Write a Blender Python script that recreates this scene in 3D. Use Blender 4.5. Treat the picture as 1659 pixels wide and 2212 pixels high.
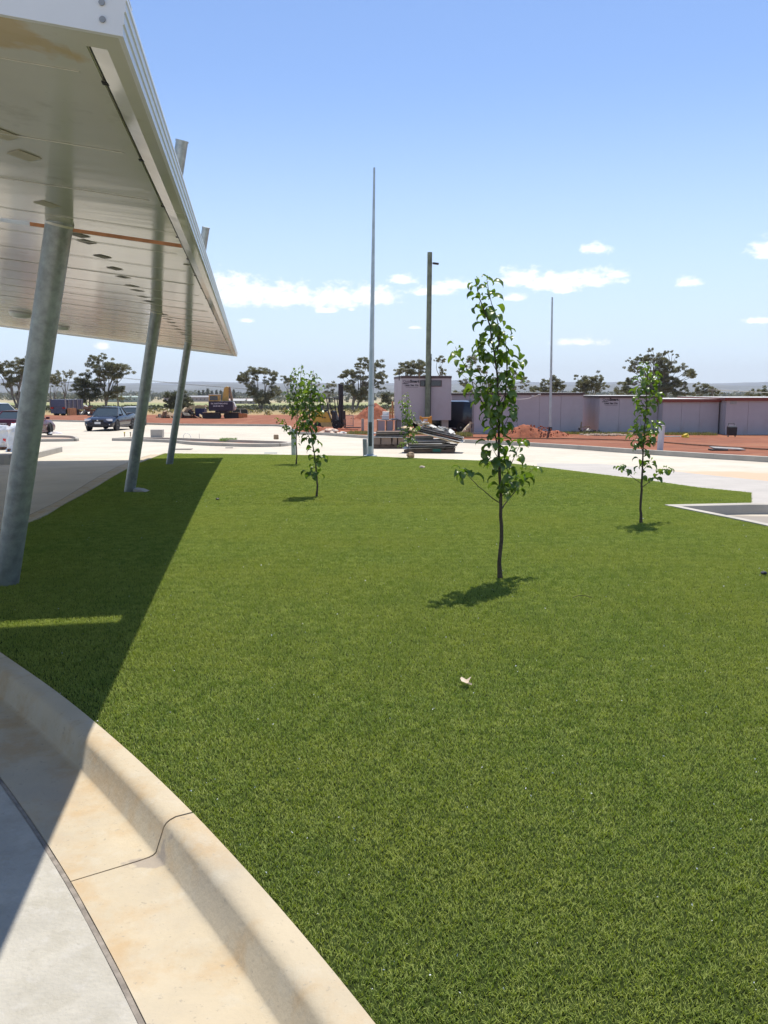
import bpy, bmesh, math, random
from mathutils import Vector, Matrix, noise
R = math.radians
sc = bpy.context.scene
for o in list(bpy.data.objects): bpy.data.objects.remove(o)
COL = sc.collection

# ---------------------------------------------------------------- camera
EYE = 1.6; PITCH = R(8.0); F = 1863.0
cam = bpy.data.cameras.new('camera'); camo = bpy.data.objects.new('camera', cam); COL.objects.link(camo)
camo.location = (0, 0, EYE); camo.rotation_euler = (R(90) - PITCH, 0, 0)
cam.sensor_fit = 'VERTICAL'; cam.sensor_height = 24; cam.lens = 24 * F / 2212
cam.clip_start = 0.05; cam.clip_end = 20000
sc.camera = camo

# ---------------------------------------------------------------- sky, sun, exposure
SUNV = Vector((0.10, 0.375, 1.0)).normalized()
W = bpy.data.worlds.new('World'); sc.world = W; W.use_nodes = True
nt = W.node_tree; nt.nodes.clear()
def N(t, typ, **kw):
    n = t.nodes.new(typ)
    for k, v in kw.items(): setattr(n, k, v)
    return n
def mth(t, op, a, b=None, c=None, clamp=False):
    n = t.nodes.new('ShaderNodeMath'); n.operation = op; n.use_clamp = clamp
    for i, x in enumerate((a, b, c)):
        if x is None: continue
        if isinstance(x, (int, float)): n.inputs[i].default_value = x
        else: t.links.new(x, n.inputs[i])
    return n.outputs[0]
sky = N(nt, 'ShaderNodeTexSky', sky_type='NISHITA', sun_disc=False)
sky.sun_elevation = math.asin(SUNV.z); sky.sun_rotation = math.atan2(SUNV.x, SUNV.y)
sky.air_density = 1.0; sky.dust_density = 0.1; sky.ozone_density = 2.0; sky.altitude = 150
tc = N(nt, 'ShaderNodeTexCoord'); sep = N(nt, 'ShaderNodeSeparateXYZ'); nt.links.new(tc.outputs['Generated'], sep.inputs[0])
AZ = mth(nt, 'ARCTAN2', sep.outputs[0], sep.outputs[1]); EL = mth(nt, 'ARCSINE', sep.outputs[2])
cmb = N(nt, 'ShaderNodeCombineXYZ'); nt.links.new(mth(nt, 'MULTIPLY', AZ, 1.0), cmb.inputs[0]); nt.links.new(mth(nt, 'MULTIPLY', EL, 1.6), cmb.inputs[1])
nz = N(nt, 'ShaderNodeTexNoise'); nz.inputs['Scale'].default_value = 58; nz.inputs['Detail'].default_value = 7; nz.inputs['Roughness'].default_value = 0.62
nt.links.new(cmb.outputs[0], nz.inputs['Vector'])
CLOUDS = [(515,625,78,36),(610,636,85,27),(715,640,85,24),(800,637,60,24),(712,669,26,7),(760,668,10,5),(865,602,30,11),(975,611,36,14),(930,627,50,12),
 (1115,599,48,20),(1180,606,66,22),(1258,599,68,18),(1315,592,28,9),(1208,625,28,9),(1106,641,24,9),(1271,536,28,14),(1466,609,24,11),(1645,536,42,20),
 (1620,692,32,7),(1242,737,50,9),(895,707,16,4),(537,692,20,5),(229,746,16,9),(1800,610,90,24),(-150,640,120,28),(-420,560,90,22),(2200,560,110,26),(-900,620,160,30),(2900,640,180,30),(4200,600,200,34),(-2600,610,200,30),(5200,560,160,26)]
cm = None
for (cx, cy, hw, hh) in CLOUDS:
    az0 = math.atan2(cx - 829.5, F) if -400 < cx < 2100 else (cx - 829.5) / F
    u = (cx - 829.5) / F; v = (1106 - cy) / F
    dz = (-math.sin(PITCH) + v * math.cos(PITCH)); dy = math.cos(PITCH) + v * math.sin(PITCH)
    el0 = math.atan2(dz, math.hypot(dy, min(abs(u), 0.6)))
    a = mth(nt, 'DIVIDE', mth(nt, 'SUBTRACT', AZ, az0), hw / F * 1.25)
    e = mth(nt, 'SUBTRACT', EL, el0 - hh / F * 0.35)
    e = mth(nt, 'DIVIDE', e, hh / F * 1.55)
    e = mth(nt, 'MAXIMUM', e, mth(nt, 'MULTIPLY', e, -2.0))   # flat bases
    d = mth(nt, 'SQRT', mth(nt, 'ADD', mth(nt, 'MULTIPLY', a, a), mth(nt, 'MULTIPLY', e, e)))
    m = mth(nt, 'SUBTRACT', 1.0, d)
    if hw < 18 or hh < 7: m = mth(nt, 'SUBTRACT', m, 0.10)
    cm = m if cm is None else mth(nt, 'MAXIMUM', cm, m)
cm = mth(nt, 'ADD', cm, mth(nt, 'MULTIPLY', mth(nt, 'SUBTRACT', nz.outputs[0], 0.5), 2.3))
mr = N(nt, 'ShaderNodeMapRange', interpolation_type='SMOOTHSTEP'); nt.links.new(cm, mr.inputs[0]); mr.inputs[1].default_value = -0.05; mr.inputs[2].default_value = 0.78
mix = N(nt, 'ShaderNodeMix', data_type='RGBA'); nt.links.new(mr.outputs[0], mix.inputs[0])
hs = N(nt, 'ShaderNodeHueSaturation'); hs.inputs['Saturation'].default_value = 1.0; hs.inputs['Value'].default_value = 1.0
tnt = N(nt, 'ShaderNodeMix', data_type='RGBA', blend_type='MULTIPLY'); tnt.inputs[0].default_value = 1; tnt.inputs[7].default_value = (1.10, 1.14, 1.28, 1)
nt.links.new(sky.outputs[0], tnt.inputs[6]); nt.links.new(tnt.outputs[2], hs.inputs['Color'])
hz = N(nt, 'ShaderNodeMix', data_type='RGBA'); hr = N(nt, 'ShaderNodeMapRange', interpolation_type='SMOOTHSTEP'); nt.links.new(EL, hr.inputs[0]); hr.inputs[1].default_value = .34; hr.inputs[2].default_value = -.03; hr.inputs[4].default_value = .88
nt.links.new(hr.outputs[0], hz.inputs[0]); nt.links.new(hs.outputs[0], hz.inputs[6]); hz.inputs[7].default_value = (5.7, 6.95, 8.5, 1)
nt.links.new(hz.outputs[2], mix.inputs[6]); mix.inputs[7].default_value = (9.6, 9.8, 10.0, 1)
bg = N(nt, 'ShaderNodeBackground'); bg.inputs[1].default_value = 0.105
nt.links.new(mix.outputs[2], bg.inputs[0])
wo = N(nt, 'ShaderNodeOutputWorld'); nt.links.new(bg.outputs[0], wo.inputs[0])
sl = bpy.data.lights.new('sun', 'SUN'); sl.energy = 5.0; sl.angle = R(0.5); sl.color = (1.0, 0.945, 0.86)
so = bpy.data.objects.new('sun', sl); COL.objects.link(so); so.rotation_euler = SUNV.to_track_quat('Z', 'Y').to_euler()
vs = sc.view_settings; vs.view_transform = 'Standard'; vs.look = 'None'; vs.gamma = 1; vs.exposure = 0.33
try: vs.use_curve_mapping = False
except Exception: pass
sc.cycles.max_bounces = 6; sc.cycles.volume_bounces = 0; sc.cycles.transparent_max_bounces = 8

# ---------------------------------------------------------------- helpers
def tag(o, label=None, cat=None, group=None, kind=None):
    if label: o['label'] = label
    if cat: o['category'] = cat
    if group: o['group'] = group
    if kind: o['kind'] = kind
    return o
def empty(name, loc=(0,0,0), rz=0, label=None, cat=None, group=None, tilt=(0,0)):
    o = bpy.data.objects.new(name, None); COL.objects.link(o); o.location = loc; o.rotation_euler = (tilt[0], tilt[1], rz)
    o.empty_display_size = 0.2
    return tag(o, label, cat, group)
def link_mesh(name, me, parent=None):
    o = bpy.data.objects.new(name, me); COL.objects.link(o)
    if parent: o.parent = parent
    return o
def copy_tree(o, parent=None):
    c = o.copy(); COL.objects.link(c); c.parent = parent
    for ch in list(o.children): copy_tree(ch, c)
    return c
class MB:
    def __init__(s): s.v = []; s.f = []
    def add(s, vs_, fs):
        b = len(s.v); s.v += [tuple(p) for p in vs_]; s.f += [tuple(b + i for i in f) for f in fs]; return s
    def box(s, c, d, rz=0, rx=0, ry=0, taper=1.0):
        M = Matrix.Rotation(rz, 3, 'Z') @ Matrix.Rotation(ry, 3, 'Y') @ Matrix.Rotation(rx, 3, 'X')
        vs_ = []
        for k in (-1, 1):
            t = taper if k > 0 else 1
            for (i, j) in ((-1,-1),(1,-1),(1,1),(-1,1)):
                vs_.append(Vector(c) + M @ Vector((i*d[0]/2*t, j*d[1]/2*t, k*d[2]/2)))
        return s.add(vs_, [(3,2,1,0),(4,5,6,7),(0,1,5,4),(1,2,6,5),(2,3,7,6),(3,0,4,7)])
    def tube(s, pts, rs, n=8, cap=True):
        pts = [Vector(p) for p in pts]
        if isinstance(rs, (int, float)): rs = [rs] * len(pts)
        base = len(s.v); up = None
        for i, p in enumerate(pts):
            t = (pts[min(i+1, len(pts)-1)] - pts[max(i-1, 0)]).normalized()
            if up is None: up = Vector((0,1,0)) if abs(t.z) > .8 else Vector((0,0,1))
            a = t.cross(up).normalized(); b = a.cross(t).normalized(); up = b
            for k in range(n):
                q = 2*math.pi*k/n
                s.v.append(tuple(p + (a*math.cos(q) + b*math.sin(q)) * rs[i]))
        for i in range(len(pts)-1):
            for k in range(n):
                a0 = base+i*n+k; a1 = base+i*n+(k+1)%n
                s.f.append((a0, a1, a1+n, a0+n))
        if cap:
            s.f.append(tuple(base+k for k in reversed(range(n)))); e = base+(len(pts)-1)*n
            s.f.append(tuple(e+k for k in range(n)))
        return s
    def lathe(s, c, prof, n=20, axis='Z'):
        base = len(s.v)
        for (r, z) in prof:
            for k in range(n):
                q = 2*math.pi*k/n; x, y = r*math.cos(q), r*math.sin(q)
                p = {'Z': (x, y, z), 'Y': (x, z, y), 'X': (z, x, y)}[axis]
                s.v.append((c[0]+p[0], c[1]+p[1], c[2]+p[2]))
        for i in range(len(prof)-1):
            for k in range(n):
                a0 = base+i*n+k; a1 = base+i*n+(k+1)%n
                s.f.append((a0, a1, a1+n, a0+n))
        s.f.append(tuple(base+k for k in range(n))); e = base+(len(prof)-1)*n
        s.f.append(tuple(e+k for k in reversed(range(n))))
        return s
    def prism(s, poly, axis, a, b):   # poly in the two other axes, extruded along axis from a to b
        n = len(poly); f3 = {'X': lambda p, t: (t, p[0], p[1]), 'Y': lambda p, t: (p[0], t, p[1]), 'Z': lambda p, t: (p[0], p[1], t)}[axis]
        return s.add([f3(p, a) for p in poly] + [f3(p, b) for p in poly],
            [tuple(range(n)), tuple(range(2*n-1, n-1, -1))] + [((i+1) % n, i, i+n, (i+1) % n+n) for i in range(n)])
    def build(s, name, mat, parent=None, smooth=False, bevel=0, origin=None, auto=None):
        me = bpy.data.meshes.new(name)
        vs_ = s.v
        if origin is not None:
            ox, oy, oz = origin; vs_ = [(x-ox, y-oy, z-oz) for x, y, z in vs_]
        me.from_pydata(vs_, [], s.f)
        bm = bmesh.new(); bm.from_mesh(me); bmesh.ops.recalc_face_normals(bm, faces=bm.faces)
        if bevel:
            bmesh.ops.bevel(bm, geom=[e for e in bm.edges if e.is_manifold and e.calc_face_angle(0) > 0.5], offset=bevel, segments=2, affect='EDGES', profile=0.6, clamp_overlap=True)
        bm.to_mesh(me); bm.free()
        if smooth:
            me.polygons.foreach_set('use_smooth', [True]*len(me.polygons))
            me.set_sharp_from_angle(angle=R(auto or 40))
        if mat: me.materials.append(mat)
        o = link_mesh(name, me, parent)
        if origin is not None and parent is None: o.location = origin
        return o
def ray(px, py):
    u = (px-829.5)/F; v = (1106-py)/F
    return Vector((u, math.cos(PITCH)+v*math.sin(PITCH), -math.sin(PITCH)+v*math.cos(PITCH)))
def lerpf(tab):
    def f(y):
        if y <= tab[0][0]: return tab[0][1]
        for (a, za), (b, zb) in zip(tab, tab[1:]):
            if y <= b: return za + (zb-za)*(y-a)/(b-a)
        return tab[-1][1]
    return f
ZG = [(-30,0),(5,0),(9,-.03),(13.4,-.10),(18,-.17),(21.3,-.24),(25,-.35),(30,-.46),(40,-.72),(50,-.93),(65,-1.05),(90,-1.15),(120,-1.5),(200,-3),(400,-6),(1000,-10),(3000,-12),(9000,-12)]
zg = lerpf(ZG)
zl = lerpf([(-30,.11),(6.6,.10),(13.4,.03),(18,-.10),(21.3,-.20),(25,-.325),(30,-.44)])
def hit(px, py, zf=zg):
    d = ray(px, py); lo, hi = 0.3, 9000
    f = lambda t: EYE + d.z*t - zf(d.y*t)
    if f(hi) > 0: return Vector((d.x*hi, d.y*hi, EYE+d.z*hi))
    # first crossing by marching
    t = lo
    while f(t) > 0: t *= 1.01
    lo = t/1.01; hi = t
    for _ in range(30):
        m = (lo+hi)/2
        if f(m) > 0: lo = m
        else: hi = m
    return Vector((d.x*hi, d.y*hi, zf(d.y*hi)))
def at(px, py, Y):
    d = ray(px, py); t = Y/d.y; return Vector((d.x*t, Y, EYE+d.z*t))
def vw(p): return 829.5 + F*p[0]/(p[1]*math.cos(PITCH)-(p[2]-EYE)*math.sin(PITCH))

def lin(c): return tuple(((x/255)/12.92 if x/255 <= .04045 else ((x/255+.055)/1.055)**2.4) for x in c)
def mat(name, col, rough=.6, metal=0, var=.15, scale=6, bump=0, bscale=40, col2=None, vscale2=None, spec=.5, coat=0, alpha=1, trans=0, coord='Object', detail=5, ior=1.45):
    m = bpy.data.materials.new(name); m.use_nodes = True; t = m.node_tree
    b = t.nodes['Principled BSDF']; b.inputs['Roughness'].default_value = rough; b.inputs['Metallic'].default_value = metal
    b.inputs['Specular IOR Level'].default_value = spec; b.inputs['Coat Weight'].default_value = coat; b.inputs['IOR'].default_value = ior
    b.inputs['Transmission Weight'].default_value = trans
    tcn = N(t, 'ShaderNodeTexCoord')
    c2 = col2 or tuple(min(1, x*(1-var)) for x in col)
    c1 = col if col2 else tuple(min(1, x*(1+var)) for x in col)
    n1 = N(t, 'ShaderNodeTexNoise'); n1.inputs['Scale'].default_value = scale; n1.inputs['Detail'].default_value = detail; n1.inputs['Roughness'].default_value = .6
    t.links.new(tcn.outputs[coord], n1.inputs['Vector'])
    mp = N(t, 'ShaderNodeMapRange'); t.links.new(n1.outputs[0], mp.inputs[0]); mp.inputs[1].default_value = .33; mp.inputs[2].default_value = .67
    mx = N(t, 'ShaderNodeMix', data_type='RGBA'); t.links.new(mp.outputs[0], mx.inputs[0]); mx.inputs[6].default_value = (*c1, 1); mx.inputs[7].default_value = (*c2, 1)
    t.links.new(mx.outputs[2], b.inputs['Base Color'])
    if bump:
        n2 = N(t, 'ShaderNodeTexNoise'); n2.inputs['Scale'].default_value = bscale; n2.inputs['Detail'].default_value = 6; t.links.new(tcn.outputs[coord], n2.inputs['Vector'])
        bp = N(t, 'ShaderNodeBump'); bp.inputs['Strength'].default_value = min(1, bump); bp.inputs['Distance'].default_value = .02; t.links.new(n2.outputs[0], bp.inputs['Height']); t.links.new(bp.outputs[0], b.inputs['Normal'])
    return m
def overlay(m, col, scale, lo, hi, strength=1.0, detail=6, seedv=(0,0,0), stretch=(1,1,1), coord='Object'):
    """mix a second colour over a mat() material through a thresholded noise (stains, dust, patches)"""
    t = m.node_tree; b = t.nodes['Principled BSDF']; src = b.inputs['Base Color'].links[0].from_socket
    tcn = N(t, 'ShaderNodeTexCoord'); mpn = N(t, 'ShaderNodeMapping'); t.links.new(tcn.outputs[coord], mpn.inputs[0]); mpn.inputs['Location'].default_value = seedv; mpn.inputs['Scale'].default_value = stretch
    n = N(t, 'ShaderNodeTexNoise'); n.inputs['Scale'].default_value = scale; n.inputs['Detail'].default_value = detail; n.inputs['Roughness'].default_value = .65; t.links.new(mpn.outputs[0], n.inputs['Vector'])
    r = N(t, 'ShaderNodeMapRange'); t.links.new(n.outputs[0], r.inputs[0]); r.inputs[1].default_value = lo; r.inputs[2].default_value = hi; r.inputs[4].default_value = strength
    mx = N(t, 'ShaderNodeMix', data_type='RGBA'); t.links.new(r.outputs[0], mx.inputs[0]); t.links.new(src, mx.inputs[6]); mx.inputs[7].default_value = (*col, 1)
    t.links.new(mx.outputs[2], b.inputs['Base Color']); return m
def leafmat(name, c1, c2, trans=.35, rough=.45, attr=None, gloss=.06, patch=None):
    m = bpy.data.materials.new(name); m.use_nodes = True; t = m.node_tree; t.nodes.clear()
    out = N(t, 'ShaderNodeOutputMaterial'); df = N(t, 'ShaderNodeBsdfDiffuse'); tr = N(t, 'ShaderNodeBsdfTranslucent'); gl = N(t, 'ShaderNodeBsdfGlossy'); gl.inputs['Roughness'].default_value = rough
    gl.inputs['Color'].default_value = (.9,.9,.9,1)
    mx = N(t, 'ShaderNodeMix', data_type='RGBA'); mx.inputs[6].default_value = (*c1,1); mx.inputs[7].default_value = (*c2,1)
    if attr:
        a = N(t, 'ShaderNodeAttribute', attribute_name=attr); t.links.new(a.outputs['Fac'], mx.inputs[0])
    else:
        a = N(t, 'ShaderNodeObjectInfo'); t.links.new(a.outputs['Random'], mx.inputs[0])
    if patch:
        gm = N(t, 'ShaderNodeNewGeometry'); pn = N(t, 'ShaderNodeTexNoise'); pn.inputs['Scale'].default_value = .55; pn.inputs['Detail'].default_value = 4; t.links.new(gm.outputs['Position'], pn.inputs['Vector'])
        pr = N(t, 'ShaderNodeMapRange'); t.links.new(pn.outputs[0], pr.inputs[0]); pr.inputs[1].default_value = .40; pr.inputs[2].default_value = .64; pr.inputs[4].default_value = .55
        px = N(t, 'ShaderNodeMix', data_type='RGBA'); t.links.new(pr.outputs[0], px.inputs[0]); t.links.new(mx.outputs[2], px.inputs[6]); px.inputs[7].default_value = (*patch,1); mx = px
        qn = N(t, 'ShaderNodeTexNoise'); qn.inputs['Scale'].default_value = 2.6; qn.inputs['Detail'].default_value = 5; qn.inputs['Roughness'].default_value = .7; t.links.new(gm.outputs['Position'], qn.inputs['Vector'])
        qr = N(t, 'ShaderNodeMapRange'); t.links.new(qn.outputs[0], qr.inputs[0]); qr.inputs[1].default_value = .46; qr.inputs[2].default_value = .68; qr.inputs[4].default_value = .42
        qx = N(t, 'ShaderNodeMix', data_type='RGBA'); t.links.new(qr.outputs[0], qx.inputs[0]); t.links.new(mx.outputs[2], qx.inputs[6]); qx.inputs[7].default_value = (.160,.235,.042,1); mx = qx
        wn = N(t, 'ShaderNodeTexNoise'); wn.inputs['Scale'].default_value = 1.3; wn.inputs['Detail'].default_value = 7; wn.inputs['Roughness'].default_value = .75; t.links.new(gm.outputs['Position'], wn.inputs['Vector'])
        wr = N(t, 'ShaderNodeMapRange'); t.links.new(wn.outputs[0], wr.inputs[0]); wr.inputs[1].default_value = .62; wr.inputs[2].default_value = .74; wr.inputs[4].default_value = .35
        wx = N(t, 'ShaderNodeMix', data_type='RGBA'); t.links.new(wr.outputs[0], wx.inputs[0]); t.links.new(mx.outputs[2], wx.inputs[6]); wx.inputs[7].default_value = (.30,.26,.12,1); mx = wx
    t.links.new(mx.outputs[2], df.inputs['Color'])
    mul = N(t, 'ShaderNodeMix', data_type='RGBA', blend_type='MULTIPLY'); mul.inputs[0].default_value = 1; t.links.new(mx.outputs[2], mul.inputs[6]); mul.inputs[7].default_value = (1.25, 1.35, .55, 1)
    t.links.new(mul.outputs[2], tr.inputs['Color'])
    m1 = N(t, 'ShaderNodeMixShader'); m1.inputs[0].default_value = trans; t.links.new(df.outputs[0], m1.inputs[1]); t.links.new(tr.outputs[0], m1.inputs[2])
    m2 = N(t, 'ShaderNodeMixShader'); m2.inputs[0].default_value = gloss; t.links.new(m1.outputs[0], m2.inputs[1]); t.links.new(gl.outputs[0], m2.inputs[2])
    t.links.new(m2.outputs[0], out.inputs[0]); return m
def text_mesh(name, s, size, mat_, parent, loc, rot, bold=0.0, ext=.002, sx=1.0, align='LEFT'):
    cu = bpy.data.curves.new(name, 'FONT'); cu.body = s; cu.size = size; cu.extrude = ext; cu.offset = bold; cu.align_x = align; cu.resolution_u = 2
    tmp = bpy.data.objects.new(name, cu); COL.objects.link(tmp)
    dg = bpy.context.evaluated_depsgraph_get(); me = bpy.data.meshes.new_from_object(tmp.evaluated_get(dg)); bpy.data.objects.remove(tmp)
    me.materials.clear(); me.materials.append(mat_)
    o = link_mesh(name, me, parent); o.location = loc; o.rotation_euler = rot; o.scale = (sx, 1, 1); return o
# ================================================================ MATERIALS
M = {}
M['conc'] = mat('concrete', (.50,.445,.35), .85, var=.10, scale=.6, bump=.25, bscale=60)
overlay(M['conc'], (.56,.52,.45), 2.2, .5, .7, .6); overlay(M['conc'], (.34,.30,.24), 5, .68, .8, .35, seedv=(3,1,0))
overlay(M['conc'], (.30,.27,.22), .7, .60, .72, .30, seedv=(6,6,0), stretch=(.12,1.2,1)); overlay(M['conc'], (.42,.37,.30), .35, .56, .70, .55, seedv=(9,4,0), stretch=(1,.35,1))
M['conc_near'] = mat('grey_slab_concrete', (.40,.375,.315), .85, var=.12, scale=3, bump=.3, bscale=70)
overlay(M['conc_near'], (.27,.25,.20), 30, .62, .70, .5, seedv=(3,3,3)); overlay(M['conc_near'], (.33,.305,.245), 9, .48, .64, .6); overlay(M['conc_near'], (.46,.44,.40), 14, .55, .7, .5, seedv=(2,2,0))
M['kerb'] = mat('cream_kerb_concrete', (.45,.38,.265), .8, var=.08, scale=2.5, bump=.10, bscale=60)
overlay(M['kerb'], (.42,.30,.165), 3.5, .47, .64, .85, seedv=(1,5,0)); overlay(M['kerb'], (.27,.235,.18), 26, .64, .70, .8); overlay(M['kerb'], (.30,.26,.20), 62, .63, .68, .75, seedv=(1,9,3)); overlay(M['kerb'], (.36,.32,.25), 1.4, .52, .7, .6, seedv=(8,2,0)); overlay(M['kerb'], (.47,.43,.34), 7, .55, .7, .5, seedv=(4,4,4))
M['kerb_far'] = mat('grey_kerb_concrete', (.40,.37,.315), .85, var=.12, scale=1.5, bump=.2, bscale=60)
M['joint'] = mat('joint_filler', (.23,.20,.165), .9, var=.3, scale=20)
M['path'] = mat('path_concrete', (.40,.37,.33), .85, var=.08, scale=1.5, bump=.2)
M['soil'] = mat('red_soil', (.225,.072,.028), .95, var=.22, scale=1.2, bump=.9, bscale=9)
overlay(M['soil'], (.31,.135,.062), .5, .5, .66, .7, seedv=(5,1,0), stretch=(1,.5,1)); overlay(M['soil'], (.22,.07,.035), 6, .6, .72, .6)
overlay(M['soil'], (.125,.042,.020), .9, .52, .64, .65, seedv=(2,8,0), stretch=(.25,1.6,1)); overlay(M['soil'], (.34,.17,.09), 2.2, .58, .68, .55, seedv=(4,4,0), stretch=(.5,1,1))
M['soil_dark'] = mat('dug_red_soil', (.27,.085,.04), .95, var=.3, scale=4, bump=.9, bscale=14)
M['dust'] = mat('orange_dust', (.60,.42,.28), .9, var=.12, scale=2)
M['turf_base'] = mat('turf_backing', (.030,.042,.012), .95, var=.3, scale=30, spec=.02)
M['white_metal'] = mat('white_coated_steel', (.72,.73,.72), .32, var=.03, scale=3, spec=.5)
M['galv'] = mat('galvanised_steel', (.30,.33,.32), .42, metal=.55, var=.22, scale=14, detail=8, bump=.08, bscale=60)
overlay(M['galv'], (.40,.43,.43), 3, .5, .66, .3, stretch=(1,1,.4)); overlay(M['galv'], (.10,.08,.06), 18, .72, .76, .8, seedv=(7,7,7))
M['slot'] = mat('rusty_timber', (.50,.20,.07), .8, var=.25, scale=8)
M['dark'] = mat('black_plastic', (.02,.02,.022), .5, var=.2)
M['rubber'] = mat('tyre_rubber', (.022,.021,.02), .85, var=.2, scale=20)
M['steel'] = mat('grey_steel', (.32,.32,.31), .5, metal=.5, var=.15)

# soffit: cream coated sheet with a soft sheen, faint grime and an ochre stain
def soffit_mat():
    m = mat('cream_soffit_sheet', (.71,.69,.59), .13, var=.05, scale=1.2, spec=.8, ior=1.6, detail=3)
    b = m.node_tree.nodes['Principled BSDF']
    overlay(m, (.47,.43,.33), 3.5, .60, .72, .5, seedv=(2,3,1)); overlay(m, (.36,.31,.22), 9, .70, .78, .6, seedv=(6,1,2))
    t = m.node_tree
    src = b.inputs['Base Color'].links[0].from_socket
    tcn = N(t, 'ShaderNodeTexCoord'); g = N(t, 'ShaderNodeVectorMath', operation='DISTANCE'); 
    nn = N(t, 'ShaderNodeTexNoise'); nn.inputs['Scale'].default_value = 5; nn.inputs['Detail'].default_value = 5; t.links.new(tcn.outputs['Object'], nn.inputs['Vector'])
    t.links.new(tcn.outputs['Object'], g.inputs[0]); g.inputs[1].default_value = STAIN
    d = mth(t, 'ADD', g.outputs['Value'], mth(t, 'MULTIPLY', nn.outputs[0], .55))
    r = N(t, 'ShaderNodeMapRange'); t.links.new(d, r.inputs[0]); r.inputs[1].default_value = .50; r.inputs[2].default_value = .43; r.inputs[4].default_value = .6
    mx = N(t, 'ShaderNodeMix', data_type='RGBA'); t.links.new(r.outputs[0], mx.inputs[0]); t.links.new(src, mx.inputs[6]); mx.inputs[7].default_value = (.62,.40,.10,1)
    t.links.new(mx.outputs[2], b.inputs['Base Color'])
    # gentle unevenness of the sheet
    n2 = N(t, 'ShaderNodeTexNoise'); n2.inputs['Scale'].default_value = 1.6; n2.inputs['Detail'].default_value = 2; mpn = N(t, 'ShaderNodeMapping'); mpn.inputs['Scale'].default_value = (.4, 2.2, 1)
    t.links.new(tcn.outputs['Object'], mpn.inputs[0]); t.links.new(mpn.outputs[0], n2.inputs['Vector'])
    bp = N(t, 'ShaderNodeBump'); bp.inputs['Strength'].default_value = .12; bp.inputs['Distance'].default_value = .02; t.links.new(n2.outputs[0], bp.inputs['Height']); t.links.new(bp.outputs[0], b.inputs['Normal'])
    return m

# ================================================================ GROUND
def sheet(name, poly, zf, mat_, dy=1.0, off=0.0, skirt=0.0, extra=None, dx=None):
    bm = bmesh.new(); vs_ = [bm.verts.new((p[0], p[1], 0)) for p in poly]; f = bm.faces.new(vs_)
    if f.normal.z < 0: pass
    bm.normal_update()
    if bm.faces[:][0].normal.z < 0: bmesh.ops.reverse_faces(bm, faces=bm.faces[:])
    bmesh.ops.triangulate(bm, faces=bm.faces[:])
    ys = [p[1] for p in poly]; xs = [p[0] for p in poly]
    cuts = sorted(set([k for k, _ in ZG] + [6.6] + ([min(ys)+dy*i for i in range(int((max(ys)-min(ys))/dy)+1)] if dy else [])))
    for y in cuts:
        if min(ys) < y < max(ys): bmesh.ops.bisect_plane(bm, geom=bm.verts[:]+bm.edges[:]+bm.faces[:], plane_co=(0,y,0), plane_no=(0,1,0))
    if dx:
        x = min(xs)+dx
        while x < max(xs): bmesh.ops.bisect_plane(bm, geom=bm.verts[:]+bm.edges[:]+bm.faces[:], plane_co=(x,0,0), plane_no=(1,0,0)); x += dx
    for v in bm.verts: v.co.z = zf(v.co.y) + off + (extra(v.co.x, v.co.y) if extra else 0)
    if skirt:
        be = [e for e in bm.edges if e.is_boundary]; r = bmesh.ops.extrude_edge_only(bm, edges=be)
        for v in r['geom']:
            if isinstance(v, bmesh.types.BMVert): v.co.z -= skirt
    me = bpy.data.meshes.new(name); bm.to_mesh(me); bm.free(); me.materials.append(mat_)
    return link_mesh(name, me)
def catmull(pts, n=8):
    P = [Vector((p[0], p[1], 0)) for p in pts]; P = [2*P[0]-P[1]] + P + [2*P[-1]-P[-2]]; out = []
    for i in range(1, len(P)-2):
        for k in range(n):
            t = k/n; a, b, c, d = P[i-1], P[i], P[i+1], P[i+2]
            out.append(.5*((2*b)+(c-a)*t+(2*a-5*b+4*c-d)*t*t+(3*b-a-3*c+d)*t**3))
    out.append(P[-2]); return out
def xy(p): return (p.x, p.y)

# lawn outline, clockwise from behind the camera along the near kerb
near_edge = catmull([(-0.218,-2.5),(0.212,-1.2),(0.392,-.2),(0.402,.6),(0.332,1.200),(0.173,1.500),(-0.018,1.841),(-0.234,2.200),(-0.492,2.600),(-0.766,3.000),(-1.135,3.500),(-1.613,4.100),(-2.221,4.800),(-2.78,5.45),(-3.35,6.15),(-3.8,7.0),(-4.05,8.1)], 6)
lpx = [(88,1120),(140,1090),(196,1060),(242,1032),(290,1006),(314,996),(340,986),(358,980)]
left_edge = [(hit(*q, zl).x, hit(*q, zl).y) for q in lpx]
far_px = [(380,980),(560,982),(797,986),(1052,996),(1160,1008),(1288,1024),(1386,1036),(1511,1054),(1622,1065)]
far_edge = [xy(hit(*q, zl)) for q in far_px]
notch_px = [(1622,1089),(1435,1093)]
notch = [xy(hit(*q, zl)) for q in notch_px]
ret_px = [(1435,1093),(1534,1113),(1590,1124),(1659,1139),(1760,1166),(1900,1200)]
ret = [xy(hit(*q, zl)) for q in ret_px]
side_edge = catmull([tuple(p) for p in near_edge[-4:-3]] and [(p.x, p.y) for p in near_edge[-2:]] + left_edge, 3)
LAWN = [(p.x, p.y) for p in near_edge] + [(p.x, p.y) for p in side_edge[4:]] + far_edge + notch + ret[1:] + [(9,6.5),(9.5,3),(8,-2.5)]
lawn = sheet('lawn_base', LAWN, zl, M['turf_base'], dy=1.0, skirt=.16); tag(lawn, kind='structure')

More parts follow.
